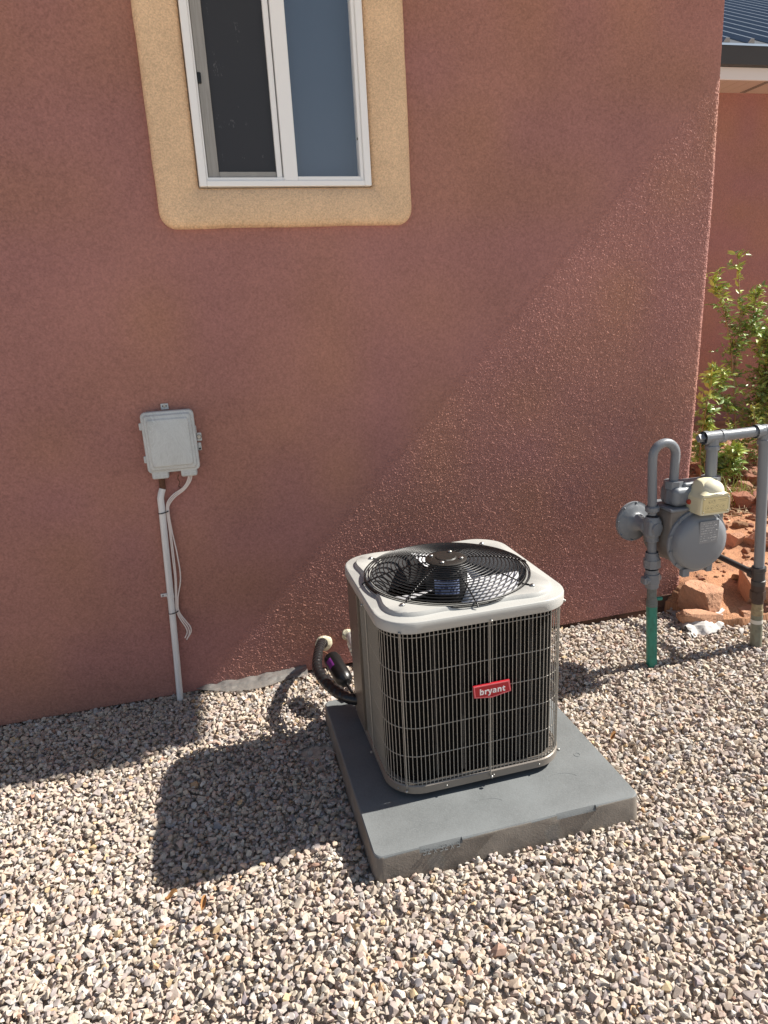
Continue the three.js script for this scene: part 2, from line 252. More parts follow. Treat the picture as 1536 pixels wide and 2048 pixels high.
{ // set-back wing: soffit, fascia, gutter edge and ribbed metal roof
  const Z = -2.39, white = mat([0.74, 0.7, 0.66], 0.55), tan = mat([0.62, 0.54, 0.46], 0.6), X0 = 2.09, X1 = 11;
  const sof = new THREE.Group(); sof.name = 'soffit'; house.add(sof);
  for (let i = 0; i < 88; i++) { const x = X0 + i * 0.1; if (x < 3.38 || x > 5.6) continue; part('soffit_panel', boxAB(x + 0.0015, x + 0.0985, 3.006, 3.02, -2.7, Z - 0.004, 0.003), tan, sof); }
  part('soffit_panel', [boxAB(X0, 3.388, 3.006, 3.02, -2.7, Z - 0.004), boxAB(5.642, X1, 3.006, 3.02, -2.7, Z - 0.004), boxAB(3.39, 5.64, 3.021, 3.03, -2.7, Z)], tan, sof);
  const vents = []; for (let i = 0; i < 16; i++) vents.push(boxAB(4.315, 4.365, 3.0045, 3.0065, -2.68 + i * 0.018, -2.6735 + i * 0.018, 0.0008));
  part('vent_slot', vents, M.dark, sof).userData.kind = 'stuff';
  part('fascia', boxAB(X0, X1, 3.0, 3.085, Z, Z + 0.02), white, house, 'pale fascia board of the set-back wing');
  part('gutter', boxAB(X0, X1, 3.086, 3.215, Z - 0.02, Z + 0.06, 0.006), mat([0.045, 0.04, 0.036], 0.5), house, 'dark brown eave trim of the set-back wing');
  const roof = part('roof', (() => { const a = 26 * Math.PI / 180; return grid(1, 1, (i, j) => [lerp(X0, X1, i), 3.222 + j * 7 * Math.sin(a), Z + 0.075 - j * 7 * Math.cos(a)]); })(), mat([0.02, 0.026, 0.036], 0.45, { metalness: 0.2 }), house, 'dark ribbed metal roof of the set-back wing');
  const rs = new THREE.Shape([[-0.03, 0], [-0.014, 0.03], [0.014, 0.03], [0.03, 0]].map((q) => new THREE.Vector2(...q))), rg = new THREE.ExtrudeGeometry(rs, { depth: 7, bevelEnabled: false }).rotateY(Math.PI).rotateX(26 * Math.PI / 180), rm = mat([0.2, 0.22, 0.25], 0.25, { metalness: 0.5 });
  for (let i = 0; i < 14; i++) { const m = part('roof_rib', rg, rm, roof); m.position.set(3.66 + i * 0.21, 3.2235, Z + 0.075); }
  part('roof_rib', Array.from({ length: 24 }, (_, i) => rg.clone().translate(6.6 + i * 0.21, 3.2235, Z + 0.075)), rm, roof).userData.kind = 'stuff';
}

// ------------------------------------------------------------------ equipment pad
const PAD = { x: 0.2457, z: 1.2291, rot: 0.0184, S: 0.8128, T: 0.0762 };
{
  const t = thing('equipment_pad', 'grey plastic pad under the air conditioner, stamped 32 x 32 x 3', 'pad', [PAD.x, 0, PAD.z]); t.rotation.y = PAD.rot;
  const S = PAD.S, h = S / 2, ring = (d, y) => roundRect(h - d, h - d, 0.028 - d * 0.5, 6, y, 6);
  let g = skin([ring(0.02, -0.03), ring(0, -0.03), ring(0.005, PAD.T - 0.006), ring(0.0065, PAD.T - 0.0025), ring(0.0095, PAD.T)], 0.5, true);
  const B = (a) => { const b = new Brush(a); b.updateMatrixWorld(); return b; }, ev = new Evaluator(); ev.useGroups = false; ev.attributes = ['position', 'normal', 'uv'];
  const notch = (x) => { const q = new THREE.Shape([[h + 0.001, PAD.T - 0.027], [h - 0.012, PAD.T + 0.0004], [h - 0.012, PAD.T + 0.01], [h + 0.03, PAD.T + 0.01], [h + 0.03, PAD.T - 0.027]].map((v) => new THREE.Vector2(...v))); return new THREE.ExtrudeGeometry(q, { depth: 0.124, bevelEnabled: false }).rotateY(-Math.PI / 2).translate(x + 0.062, 0, 0); };
  g = toCreasedNormals(g, 0.5);
  let r = ev.evaluate(B(g), B(notch(-0.215)), SUBTRACTION); r = ev.evaluate(r, B(notch(0.195)), SUBTRACTION);
  const pg = toCreasedNormals(r.geometry, 0.5), p = pg.attributes.position, nn = pg.attributes.normal, uv = pg.attributes.uv;
  for (let i = 0; i < p.count; i++) { const ay = Math.abs(nn.getY(i)); if (ay > 0.6) uv.setXY(i, p.getX(i), p.getZ(i)); else if (Math.abs(nn.getX(i)) > 0.6) uv.setXY(i, p.getZ(i), p.getY(i)); else uv.setXY(i, p.getX(i), p.getY(i)); }
  // top sheet and sides get their own dust: the sides are splashed with brown
  const top = [], side = [], idx = pg.index ? pg.index.array : [...Array(p.count).keys()];
  for (let i = 0; i < idx.length; i += 3) (nn.getY(idx[i]) > 0.35 ? top : side).push(idx[i], idx[i + 1], idx[i + 2]);
  const sub = (ix) => { const q = pg.clone(); q.setIndex(ix); return q.toNonIndexed(); };
  const body = part('pad_top', sub(top), M.padTop, t); body.position.set(h, 0, -h);
  const sd = part('pad_side', sub(side), mat([0.2, 0.185, 0.165], 0.75, { map: dirtTone, bumpMap: fineBump, bumpScale: 0.0005 }), t, 'dusty brownish side of the pad'); sd.position.set(h, 0, -h);
  const tg = new TextGeometry('32 x 32 x 3', { font: fontR, size: 0.0165, depth: 0.0016, curveSegments: 3 }); tg.computeBoundingBox(); tg.translate(-tg.boundingBox.max.x / 2, 0, 0);
  tg.translate(0, 0, -0.0008).rotateX(-0.44).translate(h - 0.215, PAD.T - 0.0225, -0.0013);
  part('stamped_lettering', tg, M.padTop, t);
  part('dimple', new THREE.TorusGeometry(0.009, 0.0012, 6, 20).rotateX(Math.PI / 2).translate(0.73, PAD.T, -0.23), M.padTop, t);
  for (const [x, z, R] of [[0.37, -0.1, 0.05], [0.62, -0.13, 0.06]]) { const pts = []; for (let i = 0; i <= 14; i++) { const a = 0.3 + i * 0.14; pts.push([x + R * Math.cos(a), PAD.T + 0.0001, z - R * Math.sin(a) * 0.6]); } part('mould_line', tube(pts, 0.0006, 28, 4), M.padTop, t); }
}

// ------------------------------------------------------------------ air conditioner
const AC = [0.6263, PAD.T, 0.7517];
{
  const t = thing('air_conditioner', 'outdoor air conditioner with wire grille and black fan guard on a grey pad', 'air conditioner', AC); t.rotation.y = 0.0287;
  const top = 0.537, R = 0.105, H = 0.2923;
  const sq = (h, r, y, n = 8, m = 10) => roundRect(h, h, r, n, y, m);
  // base pan, resting on low feet
  part('base_pan', skin([sq(0.255, 0.09, 0.02), sq(0.281, 0.1, 0.018), sq(0.286, R, 0.022), sq(0.2865, R, 0.046), sq(0.283, 0.102, 0.049), sq(0.255, 0.09, 0.047)], 0.5), M.panel, t);
  for (const [a, b] of [[-1, -1], [1, -1], [-1, 1], [1, 1]]) part('foot', box(0.06, 0.021, 0.06, a * 0.2, 0.0105, b * 0.2), M.dark, t);
  for (const [x, z, a] of perimeter(0.287, R, 14)) part('screw', new THREE.SphereGeometry(0.003, 8, 6).translate(x, 0.033, z), M.steel, t);
  part('pan_floor', skin([sq(0.26, 0.08, 0.03), sq(0.02, 0.01, 0.03)], 1), mat([0.01, 0.01, 0.01], 0.9), t);
  // coil: dark finned wall inside the grille
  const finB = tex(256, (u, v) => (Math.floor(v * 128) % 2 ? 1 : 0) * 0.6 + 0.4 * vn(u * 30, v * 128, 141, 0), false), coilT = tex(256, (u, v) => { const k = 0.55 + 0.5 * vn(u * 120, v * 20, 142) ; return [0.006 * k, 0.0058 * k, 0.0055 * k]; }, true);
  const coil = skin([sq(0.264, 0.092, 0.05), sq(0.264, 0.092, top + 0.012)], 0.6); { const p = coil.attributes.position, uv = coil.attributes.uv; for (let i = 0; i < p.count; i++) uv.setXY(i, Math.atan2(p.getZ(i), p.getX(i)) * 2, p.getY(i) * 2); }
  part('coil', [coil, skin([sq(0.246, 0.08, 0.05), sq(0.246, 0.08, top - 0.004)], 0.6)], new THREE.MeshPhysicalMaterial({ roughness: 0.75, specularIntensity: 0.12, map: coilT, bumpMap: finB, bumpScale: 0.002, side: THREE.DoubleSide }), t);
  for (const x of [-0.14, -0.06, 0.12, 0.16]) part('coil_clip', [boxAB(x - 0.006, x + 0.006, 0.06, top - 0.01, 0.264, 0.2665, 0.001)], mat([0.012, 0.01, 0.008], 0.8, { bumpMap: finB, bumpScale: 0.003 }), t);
  // grille
  const wg = rod([0, 0.046, 0], [0, top + 0.013, 0], 0.00125, 0.00125, 6);
  for (const [x, z] of perimeter(0.2815, R - 0.005, 166)) { if (x < -0.25 && z < -0.045) continue; if (z < -0.26 && x < -0.1) continue; const w = part('grille_wire', wg, M.wire, t); w.position.set(x, 0, z); }
  const hoop = (y) => { const pts = perimeter(0.28, R - 0.006, 96).map(([x, z]) => V(x, y, z)); return new THREE.TubeGeometry(new THREE.CatmullRomCurve3(pts, true), 160, 0.0014, 5, true); };
  for (const y of [0.529, 0.421, 0.329, 0.241, 0.146, 0.055]) part('grille_hoop', hoop(y), M.wire, t);
  const strap = (x, z, a) => { const g = new THREE.Group(); const dx = Math.cos(a) * 0.004, dz = Math.sin(a) * 0.004; const s = part('grille_strap', rod([x + dx, 0.03, z + dz], [x + dx, top + 0.012, z + dz], 0.0019, 0.0019, 8), M.wire, t); part('strap_screw', [new THREE.SphereGeometry(0.0046, 10, 8).translate(x + dx * 3.4, top + 0.014, z + dz * 3.8), new THREE.SphereGeometry(0.005, 10, 8).translate(x + dx * 3, 0.034, z + dz * 3)], M.steel, s); };
  strap(0.021, 0.2825, Math.PI / 2); strap(-0.236, 0.265, 2.1); strap(0.262, 0.236, 0.55); strap(0.2825, 0, 0); strap(-0.2825, 0.06, Math.PI);
  // service corner panel
  part('service_panel', [boxAB(-0.2895, -0.2835, 0.045, top + 0.006, -0.19, -0.05, 0.002), boxAB(-0.18, -0.1, 0.045, top + 0.006, -0.2895, -0.2835, 0.002), grid(10, 1, (i, j) => { const a = Math.PI + (i / 10) * Math.PI / 2; return [-0.1845 + 0.104 * Math.cos(a), lerp(0.045, top + 0.006, j), -0.1845 + 0.104 * Math.sin(a)]; }), boxAB(-0.291, -0.281, 0.045, top + 0.004, -0.055, -0.043, 0.002)], mat([0.17, 0.145, 0.12], 0.3, { metalness: 0.4, bumpMap: fineBump, bumpScale: 0.0004 }), t, 'plain sheet metal corner panel');
  // top cap: rim, ledge, stamped plateau with corner lobes, orifice
  const N = 128, lobe = (th, mid, half, r) => { const c = Math.abs(Math.cos(th)), s = Math.abs(Math.sin(th)), q = half - r, flat = half / Math.max(c, s); let rho = flat; const k = q * (c + s), disc = k * k - 2 * q * q + r * r; if (disc > 0 && Math.min(c, s) * flat > q) rho = k + Math.sqrt(disc); const w = Math.pow(Math.abs(Math.cos(2 * th)), 2.2); return lerp(rho, mid, w); };
  const cut = (h, r, y) => Array.from({ length: N }, (_, i) => { const th = -i / N * 2 * Math.PI - Math.PI * 2, c = Math.abs(Math.cos(th)), s = Math.abs(Math.sin(th)), q = h - r, flat = h / Math.max(c, s); let rho = flat; if (Math.min(c, s) * flat > q) { const k = q * (c + s); rho = k + Math.sqrt(Math.max(0, k * k - 2 * q * q + r * r)); } return [rho * Math.cos(th), y, -rho * Math.sin(th)]; });
  const plat = (e, y) => Array.from({ length: N }, (_, i) => { const th = -i / N * 2 * Math.PI, rho = lobe(th, 0.258, 0.266, 0.11) + e; return [rho * Math.cos(th), y, -rho * Math.sin(th)]; });
  const circ = (r, y) => Array.from({ length: N }, (_, i) => { const th = -i / N * 2 * Math.PI; return [r * Math.cos(th), y, -r * Math.sin(th)]; });
  part('top_cap', skin([cut(H - 0.006, R - 0.004, top + 0.009), cut(H - 0.002, R, top + 0.009), cut(H, R, top + 0.0115), cut(H, R, top + 0.038), cut(H - 0.0015, R, top + 0.042), cut(H - 0.004, R - 0.002, top + 0.044), cut(H - 0.009, R - 0.005, top + 0.0446),
    plat(0.006, top + 0.045), plat(0.003, top + 0.046), plat(-0.001, top + 0.055), plat(-0.004, top + 0.0575), circ(0.2495, top + 0.058), circ(0.247, top + 0.0565), circ(0.2455, top + 0.05), circ(0.2445, top + 0.02)], 0.7), M.cap, t, 'light grey stamped sheet metal top');
  part('orifice', skin([circ(0.244, top + 0.052), circ(0.241, top + 0.01), circ(0.2335, top - 0.05), circ(0.235, top - 0.065)], 1), mat([0.16, 0.16, 0.165], 0.35, { metalness: 0.3 }), t);
  for (const [x, z, a] of [[0.2925, 0.03, 0], [-0.2925, 0.06, 0], [0.275, 0.25, 0]]) part('screw', new THREE.SphereGeometry(0.004, 8, 6).translate(x, top + 0.014, z), M.steel, t);
  // fan guard
  const gx = -0.004, gz = 0.003, gt = new THREE.Group(); gt.name = 'fan_guard'; gt.position.set(gx, 0, gz); t.add(gt);
  const GR = 0.26, dome = (r) => top + 0.062 + 0.04 * (1 - Math.pow(r / GR, 2.4));
  for (let k = 0; k < 17; k++) { const r = 0.064 + k * (GR - 0.064) / 16; part('guard_ring', new THREE.TorusGeometry(r, 0.0019, 6, 80).rotateX(Math.PI / 2).translate(0, dome(r), 0), M.black, gt); }
  for (let k = 1; k <= 2; k++) part('guard_ring', new THREE.TorusGeometry(GR + 0.001, 0.0019, 6, 80).rotateX(Math.PI / 2).translate(0, dome(GR) - k * 0.005, 0), M.black, gt);
  for (let k = 0; k < 8; k++) {
    const a = k * Math.PI / 4 + 0.02, pts = []; for (let i = 0; i <= 10; i++) { const r = 0.045 + i * 0.0215; pts.push([r * Math.cos(a), dome(r) - 0.0032, r * Math.sin(a)]); }
    pts.push([0.265 * Math.cos(a), top + 0.0605, 0.265 * Math.sin(a)], [0.274 * Math.cos(a), top + (k % 2 ? 0.0595 : 0.052), 0.274 * Math.sin(a)]);
    const s = part('guard_spoke', tube(pts, 0.0024, 24, 6), M.black, gt);
    if (k % 2) part('guard_screw', [new THREE.SphereGeometry(0.0085, 12, 6, 0, 6.3, 0, 1.6).scale(1, 0.8, 1).translate(0.283 * Math.cos(a), top + 0.058, 0.283 * Math.sin(a))], M.steel, s);
  }
  part('hub_plate', lathe([0, dome(0.05) - 0.004, 0], [0, 1, 0], [[0, 0.066], [0.005, 0.066], [0.008, 0.06], [0.008, 0.034], [0.011, 0.03], [0.0115, 0]], 40), mat([0.012, 0.01, 0.008], 0.5), gt);
  for (const a of [0.6, 2.17, 3.74, 5.31]) part('hub_bolt', new THREE.SphereGeometry(0.0075, 12, 8).scale(1, 0.6, 1).translate(0.049 * Math.cos(a), dome(0.05) + 0.006, 0.049 * Math.sin(a)), M.steel, gt);
  // motor and fan
  const motor = part('motor', lathe([gx, top - 0.13, gz], [gx, top, gz], [[0, 0.03], [0.004, 0.066], [0.188, 0.067], [0.198, 0.062], [0.212, 0.05], [0.214, 0]], 36), M.black, t);
  part('motor_label', grid(12, 1, (i, j) => { const a = Math.PI / 2 + 0.92 - i * 0.1; return [gx + 0.0682 * Math.cos(a), top + 0.006 + j * 0.048, gz + 0.0688 * Math.sin(a), i / 12, j]; }), mat([1, 1, 1], 0.5, { map: tex(128, (u, v) => { const ln = (Math.floor(v * 9) % 2 === 0) && vn(u * 22, Math.floor(v * 9), 151) > 0.45 && u > 0.08 && u < 0.92; return ln ? [0.1, 0.13, 0.3] : [0.42, 0.5, 0.75]; }, true) }), motor, 'pale blue label with small print');
  const blade = grid(14, 16, (i, j) => { const r = lerp(0.07, 0.226, j / 16), span = lerp(0.95, 1.25, j / 16), a = (i / 14 - 0.5) * span + 0.18 * (j / 16), y = -(i / 14 - 0.5) * 0.085 * (0.6 + 0.6 * j / 16) + 0.012 * Math.cos((i / 14 - 0.5) * 3); return [r * Math.cos(a), y, r * Math.sin(a), i / 14, j / 16]; });
  const alu = mat([0.8, 0.81, 0.84], 0.4, { metalness: 0.15 });
  for (let k = 0; k < 3; k++) { const b = part('fan_blade', blade, alu, t); b.position.set(gx, top + 0.0, gz); b.rotation.y = -0.75 - k * 2.0944; }
  part('fan_hub', lathe([gx, top - 0.155, gz], [gx, top, gz], [[0, 0], [0, 0.06], [0.03, 0.062], [0.03, 0]], 24), M.dark, t);
  part('compressor', lathe([gx + 0.02, 0.03, gz - 0.03], [gx + 0.02, 1, gz - 0.03], [[0, 0.08], [0.2, 0.08], [0.24, 0.06], [0.25, 0]], 28), M.black, t);
  // badge
  const bs = [[-0.0575, 0.0235], [0.0555, 0.0235], [0.0605, -0.0125], [0.001, -0.0225], [-0.0545, -0.0145]], shape = (k) => new THREE.Shape(bs.map(([x, y]) => new THREE.Vector2(x * k, y * (k - (1 - k) * 1.4))));
  const bg = new THREE.Group(); bg.name = 'badge'; bg.position.set(0.024, 0.326, 0.2865); t.add(bg);
  part('badge_plate', new THREE.ExtrudeGeometry(shape(1), { depth: 0.004, bevelEnabled: true, bevelSize: 0.0008, bevelThickness: 0.0008, bevelSegments: 2 }), mat([0.42, 0.012, 0.022], 0.35), bg);
  const outline = [shape(0.985), shape(0.925)]; outline[0].holes.push(new THREE.Path(outline[1].getPoints().reverse()));
  part('badge_border', new THREE.ExtrudeGeometry(outline[0], { depth: 0.0012, bevelEnabled: false }).translate(0, 0, 0.0046), mat([0.75, 0.16, 0.18], 0.35), bg);
  const tx = new TextGeometry('bryant', { font, size: 0.0205, depth: 0.0016, curveSegments: 5, bevelEnabled: false }); tx.computeBoundingBox(); const bw = tx.boundingBox.max.x;
  tx.translate(-bw / 2, 0, 0).scale(0.081 / bw, 0.86, 1).translate(0.001, -0.0075, 0.0046);
  part('badge_lettering', tx, mat([0.82, 0.8, 0.8], 0.4), bg);
}

// ------------------------------------------------------------------ refrigerant lines behind the unit
const blob = (R, s, sq = 0.55) => { const g = new THREE.SphereGeometry(R, 28, 20), p = g.attributes.position, v = V(0, 0, 0); for (let i = 0; i < p.count; i++) { v.fromBufferAttribute(p, i); const k = 1 + 0.35 * (fbm(v.x * 60 + 5 + s, v.y * 60 + 9 + v.z * 40, 161 + s, 3) - 0.5); p.setXYZ(i, v.x * k, v.y * k, v.z * k * sq); } g.computeVertexNormals(); return mergeVertices(g); };
{
  const w = plaster(0.3, 0.12);
  const f = single('foam_sealant', join([blob(0.037, 1).translate(0.296, 0.113, w + 0.004), blob(0.015, 2).scale(0.9, 1.5, 0.8).translate(0.268, 0.079, w + 0.002), blob(0.006, 3).translate(0.262, 0.058, w + 0.004)]), M.cream, 'cream foam plug in the wall around the black wrapped pipe', 'foam');
  single('foam_sealant', blob(0.026, 4, 0.6).translate(0.405, 0.135, plaster(0.4, 0.13) + 0.004), M.cream, 'small cream foam plug in the wall close behind the air conditioner', 'foam');
  const line = thing('refrigerant_line', 'thick black tape-wrapped pipe curving from the wall to the air conditioner', 'pipe');
  const pts = [[0.3, 0.108, w - 0.04], [0.298, 0.115, w + 0.01], [0.287, 0.142, 0.075], [0.263, 0.166, 0.17], [0.239, 0.177, 0.28], [0.229, 0.179, 0.36], [0.241, 0.175, 0.445], [0.272, 0.168, 0.52], [0.31, 0.163, 0.57], [0.37, 0.16, 0.6]];
  const c = new THREE.CatmullRomCurve3(pts.map((p) => V(...p))), g = new THREE.TubeGeometry(c, 220, 0.021, 14), p = g.attributes.position; // tape turns: stepped ridges
  for (let i = 0; i <= 220; i++) { const o = c.getPointAt(i / 220); for (let j = 0; j <= 14; j++) { const k = i * 15 + j, ph = (i / 220) * 26 + j / 14 * 1.0, q = 0.0022 * (ph - Math.floor(ph)) + 0.0016 * (vn(i * 0.35, (j % 14) * 0.9, 171) - 0.5); const d = V(p.getX(k), p.getY(k), p.getZ(k)).sub(o); d.setLength(0.0178 + q); p.setXYZ(k, o.x + d.x, o.y + d.y, o.z + d.z); } }
  g.computeVertexNormals(); part('tape_wrap', g, mat([0.014, 0.014, 0.015], 0.3), line);
  part('copper_tube', tube([[0.258, 0.17, 0.195], [0.275, 0.17, 0.215], [0.29, 0.166, 0.235], [0.296, 0.164, 0.25]], 0.0042, 12, 8), mat([0.42, 0.2, 0.13], 0.4, { metalness: 0.7 }), line, 'thin copper tube leaving the wrap');
  const d = thing('filter_drier', 'short black cylinder with a purple label behind the air conditioner', 'filter');
  const A = [0.295, 0.165, 0.245], Bq = [0.333, 0.12, 0.42];
  part('drier_body', lathe(A, Bq, [[0, 0.006], [0.004, 0.02], [0.012, 0.031], [0.024, 0.034], [0.13, 0.034], [0.15, 0.031], [0.165, 0.02], [0.17, 0.006], [0.22, 0.006]], 32), M.black, d);
  { const ax = V(...Bq).sub(V(...A)).normalize(), qn = new THREE.Quaternion().setFromUnitVectors(V(0, 1, 0), ax), vv = V(0, 0, 0);
    const e1 = V(-0.45, 0.35, 0.8).addScaledVector(ax, -V(-0.45, 0.35, 0.8).dot(ax)).normalize(), e2 = ax.clone().cross(e1);
    const lab = grid(8, 4, (i, j) => { const a = (i / 8 - 0.5) * 0.75; vv.copy(e1).multiplyScalar(0.0346 * Math.cos(a)).addScaledVector(e2, 0.0346 * Math.sin(a)).addScaledVector(ax, 0.04 + j * 0.011); return [A[0] + vv.x, A[1] + vv.y, A[2] + vv.z, i / 8, j / 4]; });
    part('drier_label', lab, mat([0.22, 0.03, 0.24], 0.5), d, 'purple label'); }
  const foil = thing('foil_wrapped_pipe', 'short silver foil-wrapped pipe between the wall and the air conditioner', 'pipe');
  const fc = new THREE.CatmullRomCurve3([[0.41, 0.14, 0.0], [0.408, 0.132, 0.05], [0.41, 0.11, 0.12], [0.42, 0.09, 0.22], [0.43, 0.09, 0.42]].map((q) => V(...q))), fg = new THREE.TubeGeometry(fc, 90, 0.017, 16), fp = fg.attributes.position;
  for (let i = 0; i < fp.count; i++) { const k = 0.004 * (vn(i * 0.71, i * 0.13, 181) - 0.5); fp.setXYZ(i, fp.getX(i) + k, fp.getY(i) + k * 0.7, fp.getZ(i) - k); } fg.computeVertexNormals();
  part('foil_wrap', toCreasedNormals(fg, 0.2), mat([0.6, 0.6, 0.6], 0.28, { metalness: 0.85 }), foil);
}

// ------------------------------------------------------------------ utility box, conduit, cables on the wall
{
  const z = plaster(-0.2, 1.05) - 0.001, t = thing('utility_box', 'grey plastic utility box screwed to the brown wall', 'utility box', [-0.2115, 0.93, z]);
  const rrect = (w, h, r, zz) => roundRect(w / 2, h / 2, r, 6, 0, 4).map(([x, , y]) => [x, 0.1155 + y, zz]);
  part('box_back', skin([rrect(0.183, 0.222, 0.016, 0), rrect(0.183, 0.222, 0.016, 0.03), rrect(0.18, 0.219, 0.015, 0.032)], 0.5, true), M.greyBox, t);
  part('cover', skin([rrect(0.187, 0.226, 0.017, 0.0325), rrect(0.189, 0.228, 0.018, 0.035), rrect(0.189, 0.228, 0.018, 0.046), rrect(0.185, 0.224, 0.017, 0.05), rrect(0.172, 0.21, 0.014, 0.052), rrect(0.164, 0.2, 0.013, 0.06), rrect(0.15, 0.182, 0.012, 0.063), rrect(0.143, 0.17, 0.01, 0.069), rrect(0.13, 0.155, 0.009, 0.0705)], 0.45, true), M.greyBox, t);
  for (const y of [0.055, 0.178]) part('hinge', box(0.012, 0.026, 0.014, -0.0975, y, 0.036), M.greyBox, t);
  part('mounting_tab', [boxAB(-0.021, 0.007, 0.23, 0.252, 0, 0.004), boxAB(-0.012, 0.012, -0.006, 0.01, 0, 0.004)], M.greyBox, t);
  part('screw', [lathe([-0.007, 0.243, 0.004], [-0.007, 0.243, 1], [[0, 0.0055], [0.002, 0.005], [0.003, 0.0]], 14), lathe([0, 0.0, 0.004], [0, 0, 1], [[0, 0.005], [0.002, 0.004], [0.003, 0]], 14)], M.steel, t);
  part('screw_slot', boxAB(-0.015, 0.001, 0.2405, 0.2455, 0.0035, 0.0045, 0.0004), M.dark, t);
  const la = part('latch', [boxAB(0.094, 0.113, 0.105, 0.137, 0.02, 0.03, 0.004), boxAB(0.094, 0.108, 0.07, 0.1, 0.022, 0.03, 0.004), boxAB(0.092, 0.097, 0.137, 0.165, 0.02, 0.032)], M.greyBox, t);
  part('latch_screw', [lathe([0.1035, 0.122, 0.03], [0.1035, 0.122, 1], [[0, 0.0075], [0.001, 0.0075], [0.001, 0.0045], [0.004, 0.004], [0.004, 0]], 16)], M.steel, la);
  part('latch_hole', [lathe([0.102, 0.077, 0.03], [0.102, 0.077, 1], [[0, 0.004], [0.0006, 0.004], [0.0006, 0]], 12), lathe([0.1035, 0.122, 0.0302], [0.1035, 0.122, 1], [[0, 0.009], [0.0004, 0.009], [0.0004, 0.0075]], 16)], M.dark, la);
  part('cable_entry', boxAB(-0.083, -0.022, -0.022, 0.02, 0.002, 0.05, 0.008), M.greyBox, t); part('cable_entry', boxAB(0.022, 0.081, -0.022, 0.02, 0.002, 0.05, 0.008), M.greyBox, t);
  const c = thing('conduit', 'thin white conduit leaning down the wall from the utility box to the gravel', 'conduit');
  const P = (y) => [-0.274 - (0.9 - y) * 0.042, y, plaster(-0.28, y) + 0.019 + (y < 0.3 ? (0.3 - y) * 0.09 : 0)];
  part('conduit_pipe', tube([[-0.266, 0.865, plaster(-0.28, 0.87) + 0.014], P(0.835), P(0.79), P(0.6), P(0.4), P(0.2), P(0.05), P(-0.06)], 0.0128, 50, 14), M.pvc, c);
  part('conduit_end', tube([[-0.264, 0.915, plaster(-0.28, 0.9) + 0.014], [-0.265, 0.88, plaster(-0.28, 0.9) + 0.014], [-0.267, 0.858, plaster(-0.28, 0.87) + 0.014]], 0.0115, 10, 12), M.rust, c, 'rusty brown upper end under the box');
  const cl = P(0.435), clamp_ = part('pipe_clamp', [lathe([cl[0], cl[1] - 0.008, cl[2]], [cl[0], 1, cl[2]], [[0, 0.0142], [0.016, 0.0142]], 20), boxAB(cl[0] - 0.038, cl[0] - 0.012, cl[1] - 0.007, cl[1] + 0.007, cl[2] - 0.016, cl[2] - 0.012)], M.pvc, c);
  part('clamp_screw', new THREE.SphereGeometry(0.004, 8, 6).translate(cl[0] - 0.03, cl[1], cl[2] - 0.011), M.steel, clamp_);
  for (const y of [0.775, 0.365]) { const q = P(y); part('zip_tie', new THREE.TorusGeometry(0.0185, 0.0022, 6, 24).rotateX(Math.PI / 2).rotateZ(0.16).scale(1, 1, 0.8).translate(q[0] + 0.005, q[1], q[2]), M.black, c); }
  const b = thing('cable_bundle', 'loose white cables hanging beside the conduit below the utility box', 'cables');
  const wht = mat([0.72, 0.64, 0.6], 0.45), zz = (y) => plaster(-0.27, y) + 0.02;
  for (let k = 0; k < 3; k++) {
    const o = k * 0.006, q = k * 0.0045, pts = [[-0.165 + o, 0.925, zz(0.92) + 0.006], [-0.166 + o, 0.9, zz(0.9) + 0.008 + q * 0.3], [-0.188 + o * 0.6, 0.866 - q * 0.6, zz(0.87) + 0.006], [-0.232 + o * 0.3, 0.838 - o, zz(0.84)], [-0.256 + o * 0.4, 0.81 - o, zz(0.8)], [-0.262 + q * 0.8, 0.775, zz(0.77)], [-0.2625 + q, 0.7, zz(0.7)], [-0.265 + q * 1.2 + (k === 2 ? 0.008 : 0), 0.6, zz(0.6)], [-0.268 + q + (k === 2 ? 0.012 : 0), 0.5, zz(0.5)], [-0.276 + q, 0.42, zz(0.42)], [-0.279 + q, 0.365, zz(0.36)], [-0.266 + q * 1.7, 0.325, zz(0.32) + 0.004], [-0.252 + q * 1.9, 0.295, zz(0.3) + 0.006], [-0.25 + q * 1.6, 0.272 - (k === 1 ? 0.006 : 0), zz(0.27) + 0.004], [-0.262 + q * 1.3, 0.25 - (k % 2) * 0.008, zz(0.25) + 0.004]];
    part('cable', tube(pts, 0.0026, 90, 6), wht, b);
  }
  part('cable', tube([[-0.2, 0.915, zz(0.91)], [-0.205, 0.9, zz(0.9) + 0.004], [-0.2, 0.885, zz(0.88)], [-0.206, 0.87, zz(0.87)], [-0.2, 0.862, zz(0.86) - 0.01]], 0.0018, 24, 6), M.rust, b, 'short bare copper wire end');
}

